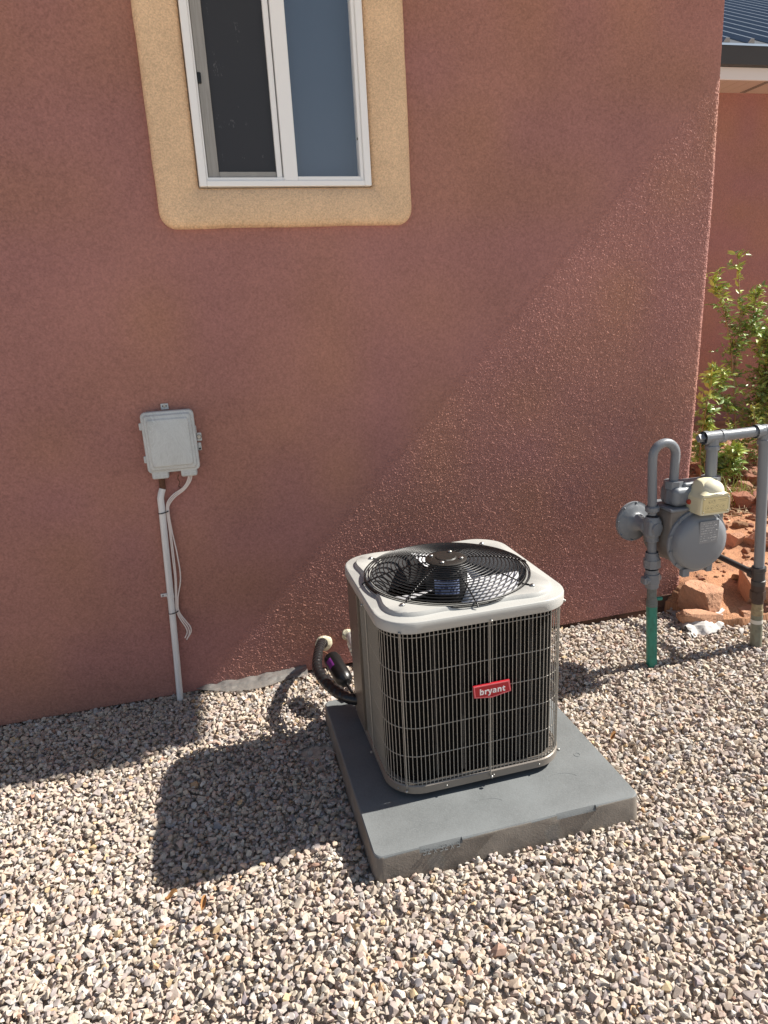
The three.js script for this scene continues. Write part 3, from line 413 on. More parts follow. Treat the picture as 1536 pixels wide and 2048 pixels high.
// ------------------------------------------------------------------ gas meter and its pipes
{
  const zr = 0.446, lean = (y) => 1.611 - 0.066 * y, P = (y, z = zr) => [lean(y), y, z];
  const green = mat([0.025, 0.23, 0.175], 0.45, { map: dirtTone });
  const r = thing('gas_riser', 'grey gas pipe rising from a green base with valve, regulator and u-bend', 'gas pipe');
  part('riser_pipe', [rod(P(-0.08), P(0.28), 0.0215, 0.0215, 18)], green, r, 'green coated pipe out of the gravel');
  part('riser_pipe', [rod(P(0.28), P(0.36), 0.019, 0.019, 18), lathe(P(0.27), P(0.3), [[0, 0.0225], [0.02, 0.0225], [0.03, 0.019]], 18)], mat([0.14, 0.165, 0.165], 0.5, { map: dirtTone }), r, 'scuffed grey green pipe section');
  part('branch_stub', rod([lean(0.3), 0.298, zr], [lean(0.3) + 0.042, 0.298, zr + 0.005], 0.008, 0.008, 10), green, r);
  const v = part('valve', [lathe(P(0.352), P(0.5), [[0, 0.019], [0.0, 0.026], [0.018, 0.027], [0.02, 0.03], [0.06, 0.03], [0.062, 0.026], [0.08, 0.026]], 20), lathe([lean(0.39) - 0.035, 0.39, zr + 0.006], [lean(0.39) + 0.04, 0.39, zr - 0.006], [[0, 0], [0, 0.017], [0.012, 0.019], [0.06, 0.019], [0.072, 0.014], [0.076, 0]], 18)], M.meter, r);
  part('valve_key', boxAB(lean(0.39) - 0.046, lean(0.39) - 0.03, 0.375, 0.402, zr - 0.008, zr + 0.02, 0.002), M.meter, v);
  part('union_nut', [hexNut(P(0.44), P(0.475), 0.033, 8), lathe(P(0.474), P(0.6), [[0, 0.03], [0.014, 0.026], [0.03, 0.024]], 20)], M.meter, r);
  part('nipple', [rod(P(0.49), P(0.56), 0.0178, 0.0178, 18), lathe(P(0.548), P(0.6), [[0, 0.018], [0.004, 0.0255], [0.024, 0.0255], [0.028, 0.02]], 20)], M.meter, r);
  // regulator: body on the riser, neck and round diaphragm case towards the wall
  const bx = lean(0.62), reg = part('regulator', [new RoundedBoxGeometry(0.056, 0.07, 0.056, 3, 0.012).translate(bx, 0.608, zr), lathe([bx, 0.57, zr], [bx, 1, zr], [[0, 0.026], [0.006, 0.03], [0.07, 0.03], [0.082, 0.025]], 20), lathe([bx + 0.004, 0.608, zr + 0.02], [bx + 0.02, 0.606, zr + 0.1], [[0, 0.026], [0.012, 0.024], [0.014, 0]], 16)], M.meter, r);
  const C = V(1.558, 0.603, 0.338), D = V(bx, 0.608, zr).sub(C), L = D.length();
  part('diaphragm_case', lathe([C.x, C.y, C.z], [C.x + D.x, C.y + D.y, C.z + D.z], [[-0.034, 0], [-0.034, 0.02], [-0.028, 0.05], [-0.01, 0.072], [-0.005, 0.075], [-0.005, 0.0815], [0.006, 0.0815], [0.006, 0.0745], [0.01, 0.068], [0.015, 0.06], [0.018, 0.046], [0.024, 0.036], [0.036, 0.03], [0.06, 0.026], [0.072, 0.0255], [0.072, 0.031], [0.088, 0.031], [0.09, 0.027], [L, 0.026]], 40), M.meter, reg);
  const dn = D.clone().normalize(), qn = new THREE.Quaternion().setFromUnitVectors(V(0, 1, 0), dn);
  for (let k = 0; k < 8; k++) { const a = k * Math.PI / 4, o = V(0.0775 * Math.cos(a), 0.0065, 0.0775 * Math.sin(a)).applyQuaternion(qn).add(C); part('case_bolt', new THREE.SphereGeometry(0.0045, 8, 6).translate(o.x, o.y, o.z), M.meter, reg); }
  const top = P(0.68), ub = [P(0.66), P(0.75), P(0.85)], x0 = lean(0.87), xr = 1.652;
  for (let k = 0; k <= 10; k++) { const a = Math.PI - k * Math.PI / 10, R = (xr - x0) / 2; ub.push([x0 + R + R * Math.cos(a), 0.89 + R * Math.sin(a), zr]); }
  ub.push([xr, 0.85, zr], [xr, 0.775, zr]);
  part('u_bend', [tube(ub, 0.0172, 90, 18), lathe(P(0.672), P(0.8), [[0, 0.023], [0.004, 0.0265], [0.02, 0.0265], [0.024, 0.02]], 20)], M.meter, r);

  // meter
  const t = thing('gas_meter', 'grey gas meter with a round face and cream dial cover near the wall corner', 'gas meter');
  const mx = 1.722, my = 0.556;
  // body: rounded tank outline (flat top, half-round bottom) extruded along z
  const out = (k, topY) => { const s = new THREE.Shape(); s.moveTo(-k, 0); s.absarc(0, 0, k, Math.PI, 2 * Math.PI, false); s.lineTo(k, topY - 0.02); s.quadraticCurveTo(k, topY, k - 0.02, topY); s.lineTo(-k + 0.02, topY); s.quadraticCurveTo(-k, topY, -k, topY - 0.02); return s; };
  part('meter_body', [new THREE.ExtrudeGeometry(out(0.112, 0.128), { depth: 0.135, bevelEnabled: true, bevelSize: 0.006, bevelThickness: 0.008, bevelSegments: 3, curveSegments: 24 }).translate(mx, my, 0.368)], M.meterDull, t, 'dusty rounded body behind the round face');
  part('top_flange', boxAB(mx - 0.121, mx + 0.121, my + 0.124, my + 0.136, 0.362, 0.515, 0.005), M.meter, t);
  part('top_casting', [boxAB(mx - 0.098, mx + 0.12, my + 0.136, my + 0.212, 0.395, 0.5, 0.022), boxAB(mx - 0.05, mx + 0.105, my + 0.19, my + 0.226, 0.41, 0.485, 0.012), boxAB(mx - 0.02, mx + 0.09, my + 0.136, my + 0.2, 0.48, 0.535, 0.012)], M.meter, t);
  for (const [x, y] of [[1.652, 0.7], [1.8175, 0.7]]) { const s = part('spud', [lathe([x, y, zr], [x, 1, zr], [[0, 0.03], [0.055, 0.03], [0.058, 0.027], [0.07, 0.027]], 24)], M.meter, t); part('spud_nut', hexNut([x, y + 0.058, zr], [x, y + 0.088, zr], 0.036, 8), M.meter, s); }
  const cover = (dz, R) => [[0, 0], [0, R * 0.97], [0.003, R], [0.011, R], [0.013, R * 0.985], [0.0135, R * 0.905], [0.02, R * 0.89], [0.034, R * 0.87], [0.045, R * 0.79], [0.052, R * 0.62], [0.055, R * 0.3], [0.0555, 0]];
  const fc = part('round_face', lathe([mx, my, 0.508], [mx, my, 1], cover(0, 0.129), 56), M.meter, t);
  part('face_rim', lathe([mx, my, 0.362], [mx, my, 0], cover(0, 0.126), 40), M.meterDull, t, 'round cover on the back of the meter');
  for (let k = 0; k < 12; k++) { const a = k * Math.PI / 6 + 0.26; part('rim_bolt', new THREE.CylinderGeometry(0.0055, 0.0055, 0.006, 6).rotateX(Math.PI / 2).translate(mx + 0.1235 * Math.cos(a), my + 0.1235 * Math.sin(a), 0.523), M.meter, fc); }
  part('lug', boxAB(mx - 0.06, mx - 0.03, my - 0.142, my - 0.108, 0.505, 0.53), M.meter, t); part('lug', boxAB(mx + 0.05, mx + 0.075, my - 0.135, my - 0.1, 0.505, 0.525), M.meter, t);
  { // name plate with illegible raised print
    const pl = part('name_plate', box(0.084, 0.088, 0.004, mx + 0.014, my + 0.048, 0.562, 0.008), mat([0.25, 0.26, 0.27], 0.45), fc, 'grey raised plate with worn print');
    const ln = []; for (let k = 0; k < 8; k++) for (let x = -0.034; x < 0.032; x += rr(0.004, 0.009)) if (rnd() > 0.25) ln.push(box(rr(0.002, 0.006), 0.0028, 0.0012, mx + 0.014 + x, my + 0.083 - k * 0.0098 + rr(-0.001, 0.001), 0.5645, 0.0003));
    part('worn_print', ln, mat([0.5, 0.5, 0.5], 0.4), pl).userData.kind = 'stuff';
  }
  { // dial cover: domed cream plastic, flat clear front with a dial plate
    const w = 0.126, x = 1.744, y = 0.7215, zf = 0.575, prof = (k, ww, z, hh) => { const o = [], H = hh, B = 0.044; const raw = [[-ww / 2, -B], [ww / 2, -B], [ww / 2, 0.018], [ww / 2 - 0.01, 0.032], [ww / 4, H], [0, H + 0.004], [-ww / 4, H], [-ww / 2 + 0.01, 0.032], [-ww / 2, 0.018]]; const cv = new THREE.CatmullRomCurve3(raw.map(([a, b]) => V(a, b, 0)), true, 'catmullrom', 0.12); return cv.getPoints(71).slice(0, 71).map((q) => [x + q.x, y + q.y, z]); };
    const dc = part('dial_cover', skin([prof(0, 0.1, 0.475, 0.05), prof(0, 0.116, 0.482, 0.066), prof(0, w, 0.5, 0.077), prof(0, w, 0.53, 0.072), prof(0, w + 0.001, zf - 0.022, 0.05), prof(0, w + 0.001, zf - 0.004, 0.034), prof(0, w - 0.004, zf, 0.031)], 0.7, true), mat([0.66, 0.61, 0.42], 0.3), t, 'cream plastic dial cover, dirty at the side');
    part('dial_hood', new THREE.SphereGeometry(1, 28, 16, 0, 6.3, 0, 1.57).scale(0.05, 0.042, 0.04).translate(x + 0.008, y + 0.036, zf - 0.042), mat([0.7, 0.66, 0.5], 0.3), dc);
    const cvs = document.createElement('canvas'); cvs.width = 512; cvs.height = 288; const g = cvs.getContext('2d'); g.fillStyle = '#d9c894'; g.fillRect(0, 0, 512, 288); g.strokeStyle = '#6f6450'; g.lineWidth = 3; g.strokeRect(14, 14, 484, 260);
    const dial = (cx, cy, R, a) => { g.strokeStyle = '#6d6352'; g.lineWidth = 2; g.beginPath(); g.arc(cx, cy, R, 0, 7); g.stroke(); for (let k = 0; k < 10; k++) { g.fillStyle = '#5c5344'; g.fillRect(cx + R * 0.78 * Math.cos(k * 0.628) - 2, cy + R * 0.78 * Math.sin(k * 0.628) - 2, 4, 4); } g.strokeStyle = '#1d1a16'; g.lineWidth = 8; g.beginPath(); g.moveTo(cx, cy); g.lineTo(cx + R * 0.7 * Math.cos(a), cy + R * 0.7 * Math.sin(a)); g.stroke(); };
    dial(140, 84, 34, 2.6); dial(214, 84, 34, -1); for (let k = 0; k < 4; k++) dial(90 + k * 100, 186, 40, 0.4 + k * 1.9);
    g.fillStyle = '#6d6352'; for (let k = 0; k < 9; k++) g.fillRect(300 + k * 20, 56, 13, 9); for (let k = 0; k < 6; k++) g.fillRect(330 + k * 22, 86, 15, 6); for (let k = 0; k < 16; k++) g.fillRect(60 + k * 25, 246, 17, 6);
    const ct = new THREE.CanvasTexture(cvs); ct.colorSpace = THREE.SRGBColorSpace;
    part('dial_plate', grid(1, 1, (i, j) => [x + (i - 0.5) * 0.112, y - 0.038 + j * 0.062, zf + 0.0012, i, j]), mat([1, 1, 1], 0.25, { map: ct }), dc, 'cream plate with six small dials');
    part('seal_button', lathe([x - 0.0625, y - 0.006, 0.51], [x - 1, y - 0.006, 0.56], [[0, 0], [0, 0.011], [0.008, 0.009], [0.011, 0]], 16), mat([0.42, 0.06, 0.03], 0.5), dc, 'red seal button');
    for (const [a, b] of [[-0.052, 0.018], [0.052, 0.018], [-0.052, -0.034], [0.052, -0.034]]) part('cover_screw', new THREE.SphereGeometry(0.0026, 8, 6).translate(x + a, y + b, zf + 0.002), M.steel, dc);
  }

  // outlet: tee, cross pipe, drop
  const o = thing('gas_outlet_pipe', 'grey gas pipe crossing from the meter to a leaning post at the right edge', 'gas pipe');
  const tx = 1.812, ty = 0.944, dx = (y) => 2.1195 - 0.0795 * y, Q = (y) => [dx(y), y, zr];
  part('outlet_pipe', rod([1.817, 0.77, zr], [tx, 0.9, zr], 0.0215, 0.0215, 18), M.meter, o);
  part('tee', [lathe([tx - 0.044, ty - 0.001, zr], [tx + 1, ty, zr], [[0, 0.026], [0.016, 0.026], [0.018, 0.0235], [0.072, 0.0235], [0.074, 0.026], [0.09, 0.026], [0.09, 0.019]], 24), lathe([tx, ty - 0.05, zr], [tx, ty, zr], [[0, 0.0265], [0.014, 0.0265], [0.018, 0.023], [0.05, 0.023]], 22), hexNut([tx - 0.066, ty - 0.001, zr], [tx - 0.043, ty - 0.001, zr], 0.016, 4)], M.meter, o);
  part('cross_pipe', rod([tx + 0.04, ty, zr], [dx(ty) - 0.01, ty + 0.003, zr], 0.0205, 0.0205, 18), M.meter, o);
  part('elbow', [lathe([dx(ty) - 0.046, ty + 0.003, zr], [3, ty + 0.003, zr], [[0, 0.027], [0.018, 0.027], [0.02, 0.024], [0.05, 0.024]], 22), lathe([dx(0.89), 0.895, zr], Q(0.97), [[0, 0.027], [0.018, 0.027], [0.02, 0.024], [0.05, 0.024]], 22), new THREE.SphereGeometry(0.0265, 20, 14).translate(dx(ty), ty + 0.002, zr)], M.meter, o);
  part('drop_pipe', rod(Q(0.36), Q(0.9), 0.0205, 0.0205, 18), M.meter, o);
  const tee2 = part('drop_tee', [lathe(Q(0.29), Q(0.5), [[0, 0.028], [0.02, 0.028], [0.022, 0.025], [0.06, 0.025], [0.062, 0.028], [0.08, 0.028], [0.08, 0.021]], 22), lathe([dx(0.33), 0.33, zr - 0.042], [dx(0.33), 0.33, zr], [[0, 0.024], [0.016, 0.024], [0.018, 0.021], [0.04, 0.021]], 20)], mat([0.05, 0.045, 0.045], 0.5), o, 'dark iron tee');
  part('branch_pipe', [rod([dx(0.33), 0.33, zr - 0.03], [dx(0.33) + 0.01, 0.33, -0.3], 0.0135, 0.0135, 14), lathe([dx(0.33) + 0.01, 0.33, -0.3], [2.02, 0.33, -0.31], [[0, 0], [0, 0.017], [0.06, 0.017]], 14)], mat([0.045, 0.042, 0.042], 0.5), o, 'thin dark branch pipe running back along the house');
  part('coupling', [hexNut(Q(0.225), Q(0.262), 0.031, 8), lathe(Q(0.262), Q(0.4), [[0, 0.0275], [0.03, 0.0265]], 20), rod(Q(0.205), Q(0.226), 0.024, 0.024, 16)], mat([0.05, 0.028, 0.022], 0.55), o, 'dark brown coupling');
  part('post_sleeve', lathe(Q(0.15), Q(0.3), [[0, 0.0235], [0.025, 0.0235], [0.027, 0.022], [0.058, 0.022]], 18), mat([0.3, 0.25, 0.15], 0.6, { map: dirtTone }), o, 'dirty beige sleeve');
  part('post_pipe', rod(Q(-0.08), Q(0.15), 0.024, 0.0235, 18), mat([0.19, 0.2, 0.155], 0.55, { map: dirtTone }), o, 'olive grey pipe into the gravel');
  part('post_label', lathe(Q(0.112), Q(0.3), [[0, 0.0244], [0.018, 0.0244]], 20), mat([0.6, 0.58, 0.52], 0.5), o, 'pale band');
}

// ------------------------------------------------------------------ gravel
{
  const makeStone = (s) => { seed = s * 7919 + 11; const pts = []; for (let i = 0; i < 13; i++) { const v = V(rr(-1, 1), rr(-1, 1), rr(-1, 1)).normalize().multiplyScalar(rr(0.82, 1.05)); pts.push(v); } const g = new ConvexGeometry(pts), p = g.attributes.position, n = g.attributes.normal, uv = new Float32Array(p.count * 2); for (let i = 0; i < p.count; i++) { const ax = Math.abs(n.getX(i)), ay = Math.abs(n.getY(i)), az = Math.abs(n.getZ(i)); const q = ax > ay && ax > az ? [p.getY(i), p.getZ(i)] : ay > az ? [p.getX(i), p.getZ(i)] : [p.getX(i), p.getY(i)]; uv[i * 2] = q[0] * 0.35 + s * 0.13; uv[i * 2 + 1] = q[1] * 0.35 + s * 0.29; } g.setAttribute('uv', new THREE.BufferAttribute(uv, 2)); return toCreasedNormals(g, 0.62); };
  const kinds = 8, geos = Array.from({ length: kinds }, (_, i) => makeStone(i + 1)), lists = geos.map(() => []);
  seed = 4242;
  const inPad = (x, z, e) => { const c = Math.cos(PAD.rot), s = Math.sin(PAD.rot), dx = x - PAD.x, dz = z - PAD.z, a = dx * c - dz * s, b = -(dx * s + dz * c); return a > -e && a < PAD.S + e && b > -e && b < PAD.S + e; };
  const cell = 0.0163, q = new THREE.Quaternion(), e = new THREE.Euler(), m4 = new THREE.Matrix4();
  const tones = [[0.54, 0.46, 0.355], [0.5, 0.43, 0.35], [0.57, 0.51, 0.415], [0.48, 0.395, 0.325], [0.46, 0.42, 0.38], [0.53, 0.435, 0.335], [0.42, 0.36, 0.325], [0.58, 0.54, 0.475], [0.51, 0.4, 0.33]], rare = [[0.5, 0.33, 0.19], [0.4, 0.25, 0.18], [0.27, 0.235, 0.24], [0.54, 0.41, 0.24], [0.33, 0.32, 0.33]];
  for (let layer = 0; layer < 3; layer++) for (let X = -2.1; X < 3.3; X += cell) for (let Z = -0.02; Z < 2.45; Z += cell) {
    const x = X + rr(0, cell), z = Z + rr(0, cell);
    if (layer === 2 ? rnd() > 0.22 : layer === 1 ? rnd() > 0.9 : false) continue;
    if (z < 0.004 && x < CX + 0.01) continue; if (inPad(x, z, 0.001)) continue;
    if (x > 1.97 && z < soilEdge(x) + rr(-0.035, 0.02)) continue;
    const mud = Math.hypot((x - 0.175) / 0.06, (z - 0.6) / 0.05); if (mud < 1 && rnd() > 0.12) continue;
    const big = rnd(), R = layer === 2 ? rr(0.006, 0.013) : lerp(0.0052, 0.0118, Math.pow(rnd(), 0.8)) * (big > 0.985 ? 1.7 : big > 0.93 ? 1.35 : 1);
    const sx = R * rr(0.9, 1.6), sy = R * rr(0.55, 0.9), sz = R * rr(0.75, 1.1);
    e.set(rr(-0.7, 0.7), rr(0, 6.28), rr(-0.7, 0.7)); if (rnd() < 0.25) e.set(rr(0, 6.28), rr(0, 6.28), rr(0, 6.28)); q.setFromEuler(e);
    const y = bedH(x, z) + (layer === 0 ? rr(-0.014, -0.005) : layer === 1 ? rr(-0.008, 0.002) : rr(0, 0.007)) - 0.0015;
    m4.compose(V(x, y, z), q, V(sx, sy, sz));
    const tn = rnd() < 0.045 ? rare[Math.floor(rnd() * rare.length)] : tones[Math.floor(rnd() * tones.length)], k = rr(0.84, 1.16), w = rr(-0.03, 0.04);
    lists[Math.floor(rnd() * kinds)].push([m4.clone(), lin(Math.min(0.8, tn[0] * 0.95 * k * (1 + w)), Math.min(0.78, tn[1] * 0.945 * k), Math.min(0.75, tn[2] * 0.985 * k * (1 - w)))]);
  }
  const t = thing('gravel', 'bed of pale crushed gravel along the foot of the wall', 'gravel'); t.userData.kind = 'stuff';
  const sm_ = mat([1, 1, 1], 0.88, { map: speck });
  geos.forEach((g, i) => { const im = new THREE.InstancedMesh(g, sm_, lists[i].length); im.name = 'stone'; im.userData.kind = 'stuff'; im.castShadow = im.receiveShadow = true; lists[i].forEach(([m, c], k) => { im.setMatrixAt(k, m); im.setColorAt(k, c); }); t.add(im); });
  console.log('stones', lists.reduce((s, l) => s + l.length, 0));
}
// ------------------------------------------------------------------ rocks, rubble, cloth
seed = 99;
function rockGeo(s, w, h, d, flat = 0.7, detail = 5) { // a broken block: a fine sphere cut by random planes, roughened
  seed = s; const pl = [[V(0, 1, 0), rr(0.55, 0.7)], [V(0, -1, 0), 0.5]];
  for (let i = 0; i < 11; i++) pl.push([V(rr(-1, 1), rr(-0.45, 0.75), rr(-1, 1)).normalize(), rr(0.55, 0.95)]);
  const g = mergeVertices(new THREE.IcosahedronGeometry(1, Math.round(detail * 5)).deleteAttribute('uv').deleteAttribute('normal'), 1e-4), p = g.attributes.position, v = V(0, 0, 0), uv = new Float32Array(p.count * 2);
  for (let i = 0; i < p.count; i++) { v.fromBufferAttribute(p, i).normalize(); let r = 1.1; for (const [n, k] of pl) { const c = v.dot(n); if (c > 0.05) r = Math.min(r, k / c); }
    r *= 1 + 0.1 * (fbm(v.x * 3 + s, v.y * 3 + v.z * 2, s, 4) - 0.5) + 0.05 * (vn(v.x * 14 + v.z * 9, v.y * 16, s) - 0.5); v.multiplyScalar(r); p.setXYZ(i, v.x * w * 0.62, (v.y + 0.4) * h * 0.95, v.z * d * 0.62); uv[i * 2] = v.x * w + v.z * d * 0.6; uv[i * 2 + 1] = v.y * h + v.z * d * 0.5; }
  g.setAttribute('uv', new THREE.BufferAttribute(uv, 2)); return detail > 2 ? toCreasedNormals(g, 0.5) : toCreasedNormals(g, 0.3);
}
const rockM = mat([1, 1, 1], 0.92, { map: rockTone, bumpMap: fineBump, bumpScale: 0.003 }), rockD = mat([0.62, 0.5, 0.5], 0.92, { map: rockTone, bumpMap: fineBump, bumpScale: 0.003 });
const rock = (label, s, [x, y, z], [w, h, d], rot = [0, 0, 0], m = rockM, flat) => { const o = single('sandstone_rock', rockGeo(s, w, h, d, flat), m, label, 'rock'); o.position.set(x, y, z); o.rotation.set(...rot); return o; };
rock('large orange sandstone block right under the gas meter', 301, [2.115, 0.025, 0.09], [0.185, 0.115, 0.15], [0.12, 0.35, -0.12], rockM, 0.85);
rock('flat orange rock lying on the gravel at the wall corner', 302, [2.055, 0.01, 0.195], [0.19, 0.055, 0.1], [0.1, -0.25, -0.1]);
rock('rounded orange boulder behind the right gas post', 303, [2.4, 0.05, 0.12], [0.22, 0.14, 0.2], [0.2, 0.4, 0.1]);
rock('small orange rock beside the white cloth', 304, [2.27, 0.0, 0.2], [0.12, 0.055, 0.1], [0, 0.8, 0]);
rock('orange slab leaning in the soil behind the black branch pipe', 305, [2.78, 0.13, -0.28], [0.22, 0.1, 0.16], [0.2, 0.2, -0.25]);
rock('dark red flat slab high on the bank beside the post', 306, [3.14, 0.21, -0.62], [0.26, 0.07, 0.15], [0.15, -0.3, -0.12], rockD);
rock('brown rounded rock on the bank behind the dial cover', 307, [3.02, 0.215, -0.72], [0.15, 0.09, 0.13], [0, 0.5, 0.1], rockD);
rock('small orange block on the bank just right of the meter face', 308, [2.62, 0.14, -0.32], [0.09, 0.08, 0.08], [0.2, 0.9, 0.2]);
rock('dark rock low on the bank against the house corner', 309, [2.13, 0.02, 0.0], [0.12, 0.06, 0.1], [0, 0.3, 0], rockD);
rock('broad brown rock at the top of the bank below the shrubs', 310, [3.45, 0.24, -1.1], [0.4, 0.12, 0.25], [0.1, 0.2, 0], rockD);
{
  const gs = [rockGeo(401, 2, 1.2, 1.6, 0.6, 0.8), rockGeo(402, 2, 1, 1.4, 0.6, 0.8), rockGeo(403, 1.6, 1.4, 1.6, 0.6, 0.8)]; seed = 555;
  const t = thing('rubble', 'loose red sandstone chips scattered over the bank', 'rubble'); t.userData.kind = 'stuff';
  gs.forEach((g) => { const n = 1500, im = new THREE.InstancedMesh(g, rockM, n), m = new THREE.Matrix4(), q = new THREE.Quaternion(); im.name = 'chip'; im.userData.kind = 'stuff'; im.castShadow = im.receiveShadow = true;
    for (let i = 0; i < n; i++) { const x = rr(1.98, 5.2), z = soilEdge(x) - 0.02 - Math.pow(rnd(), 0.9) * 2.4, k = Math.pow(rnd(), 3), far = step(0, 1, -z); let r = lerp(0.004, 0.024 + 0.034 * far, k); q.setFromEuler(new THREE.Euler(rr(-0.4, 0.4), rr(0, 6.28), rr(-0.4, 0.4))); if (i % 60 === 0) r *= 2.2; m.compose(V(x < CX + 0.03 && z < 0.02 ? CX + 0.1 : x, soilH(x, z) - r * 0.2, z), q, V(r, r * rr(0.6, 1), r)); im.setMatrixAt(i, m); const c = rr(0.55, 1.15); im.setColorAt(i, lin(c, c * rr(0.85, 1.1), c * rr(0.8, 1.15))); }
    t.add(im); });
}
{
  const w = (x, z, s) => fbm(x * 16, z * 16, s, 3) - 0.5;
  single('landscape_fabric', grid(36, 18, (i, j) => { const u = i / 36, v = j / 18, x = lerp(1.93, 2.2, u) + 0.02 * w(u, v, 5), z = lerp(0.3, 0.17, v) - 0.09 * u * u + 0.03 * w(u * 0.4, 0, 9); return [x, 0.004 + 0.05 * Math.sin(v * 3.1) * (0.35 + 0.65 * u) + 0.055 * w(x * 1.3, z * 1.6, 7), z]; }), mat([0.55, 0.53, 0.51], 0.85), 'crumpled white cloth edge between the gravel and the orange rocks', 'fabric');
  single('plastic_sheet', grid(70, 14, (i, j) => { const u = i / 70, v = j / 14, x = lerp(-0.25, 0.215, u), z = lerp(0.012, 0.05 + 0.075 * Math.sin(Math.min(1, u * 1.25) * 2.6) + 0.012 * w(u * 3, 0, 3), v); return [x, 0.006 + 0.03 * (1 - v) * (0.3 + 0.7 * u) + 0.026 * w(x * 1.5, z * 3.2, 11) * Math.sin(v * 3.1), z]; }), new THREE.MeshPhysicalMaterial({ color: lin(0.42, 0.4, 0.38), roughness: 0.25, transmission: 0.65, thickness: 0, side: THREE.DoubleSide }), 'strip of crumpled clear plastic sheeting at the foot of the wall', 'plastic sheet');
  single('paper_scrap', grid(4, 4, (i, j) => [0.205 + i * 0.0085, 0.012 + 0.008 * Math.sin(i * 1.1) + j * 0.004, 0.64 + j * 0.006 + i * 0.002]), mat([0.8, 0.8, 0.85], 0.7), 'small white scrap on the shaded gravel left of the pad', 'scrap');
  const leafM = mat([0.38, 0.19, 0.07], 0.8);
  const dryLeaf = (x, z, a, label) => { const g = grid(6, 4, (i, j) => { const u = i / 6 - 0.5, v = j / 4 - 0.5, hw = 0.5 * Math.cos(u * 3); return [u * 0.034, 0.014 + 0.01 * v * v * 4 + 0.008 * Math.sin(u * 5), v * 0.03 * hw]; }); const o = single('dry_leaf', g, leafM, label, 'leaf'); o.position.set(x, 0, z); o.rotation.y = a; };
  dryLeaf(-0.285, 1.13, 0.3, 'curled brown leaf on the gravel left of the unit shadow'); dryLeaf(-0.2, 1.18, 1.2, 'brown leaf at the lower left corner of the unit shadow'); dryLeaf(1.18, 0.86, 0.5, 'yellow brown leaf on the gravel just right of the pad');
  single('twig', tube([[-0.13, 0.016, 0.35], [-0.09, 0.02, 0.362], [-0.05, 0.016, 0.358], [-0.04, 0.018, 0.372]], 0.0022, 16, 5), mat([0.16, 0.09, 0.05], 0.8), 'thin brown twig on the sunlit gravel left of the black pipe shadow', 'twig');
}
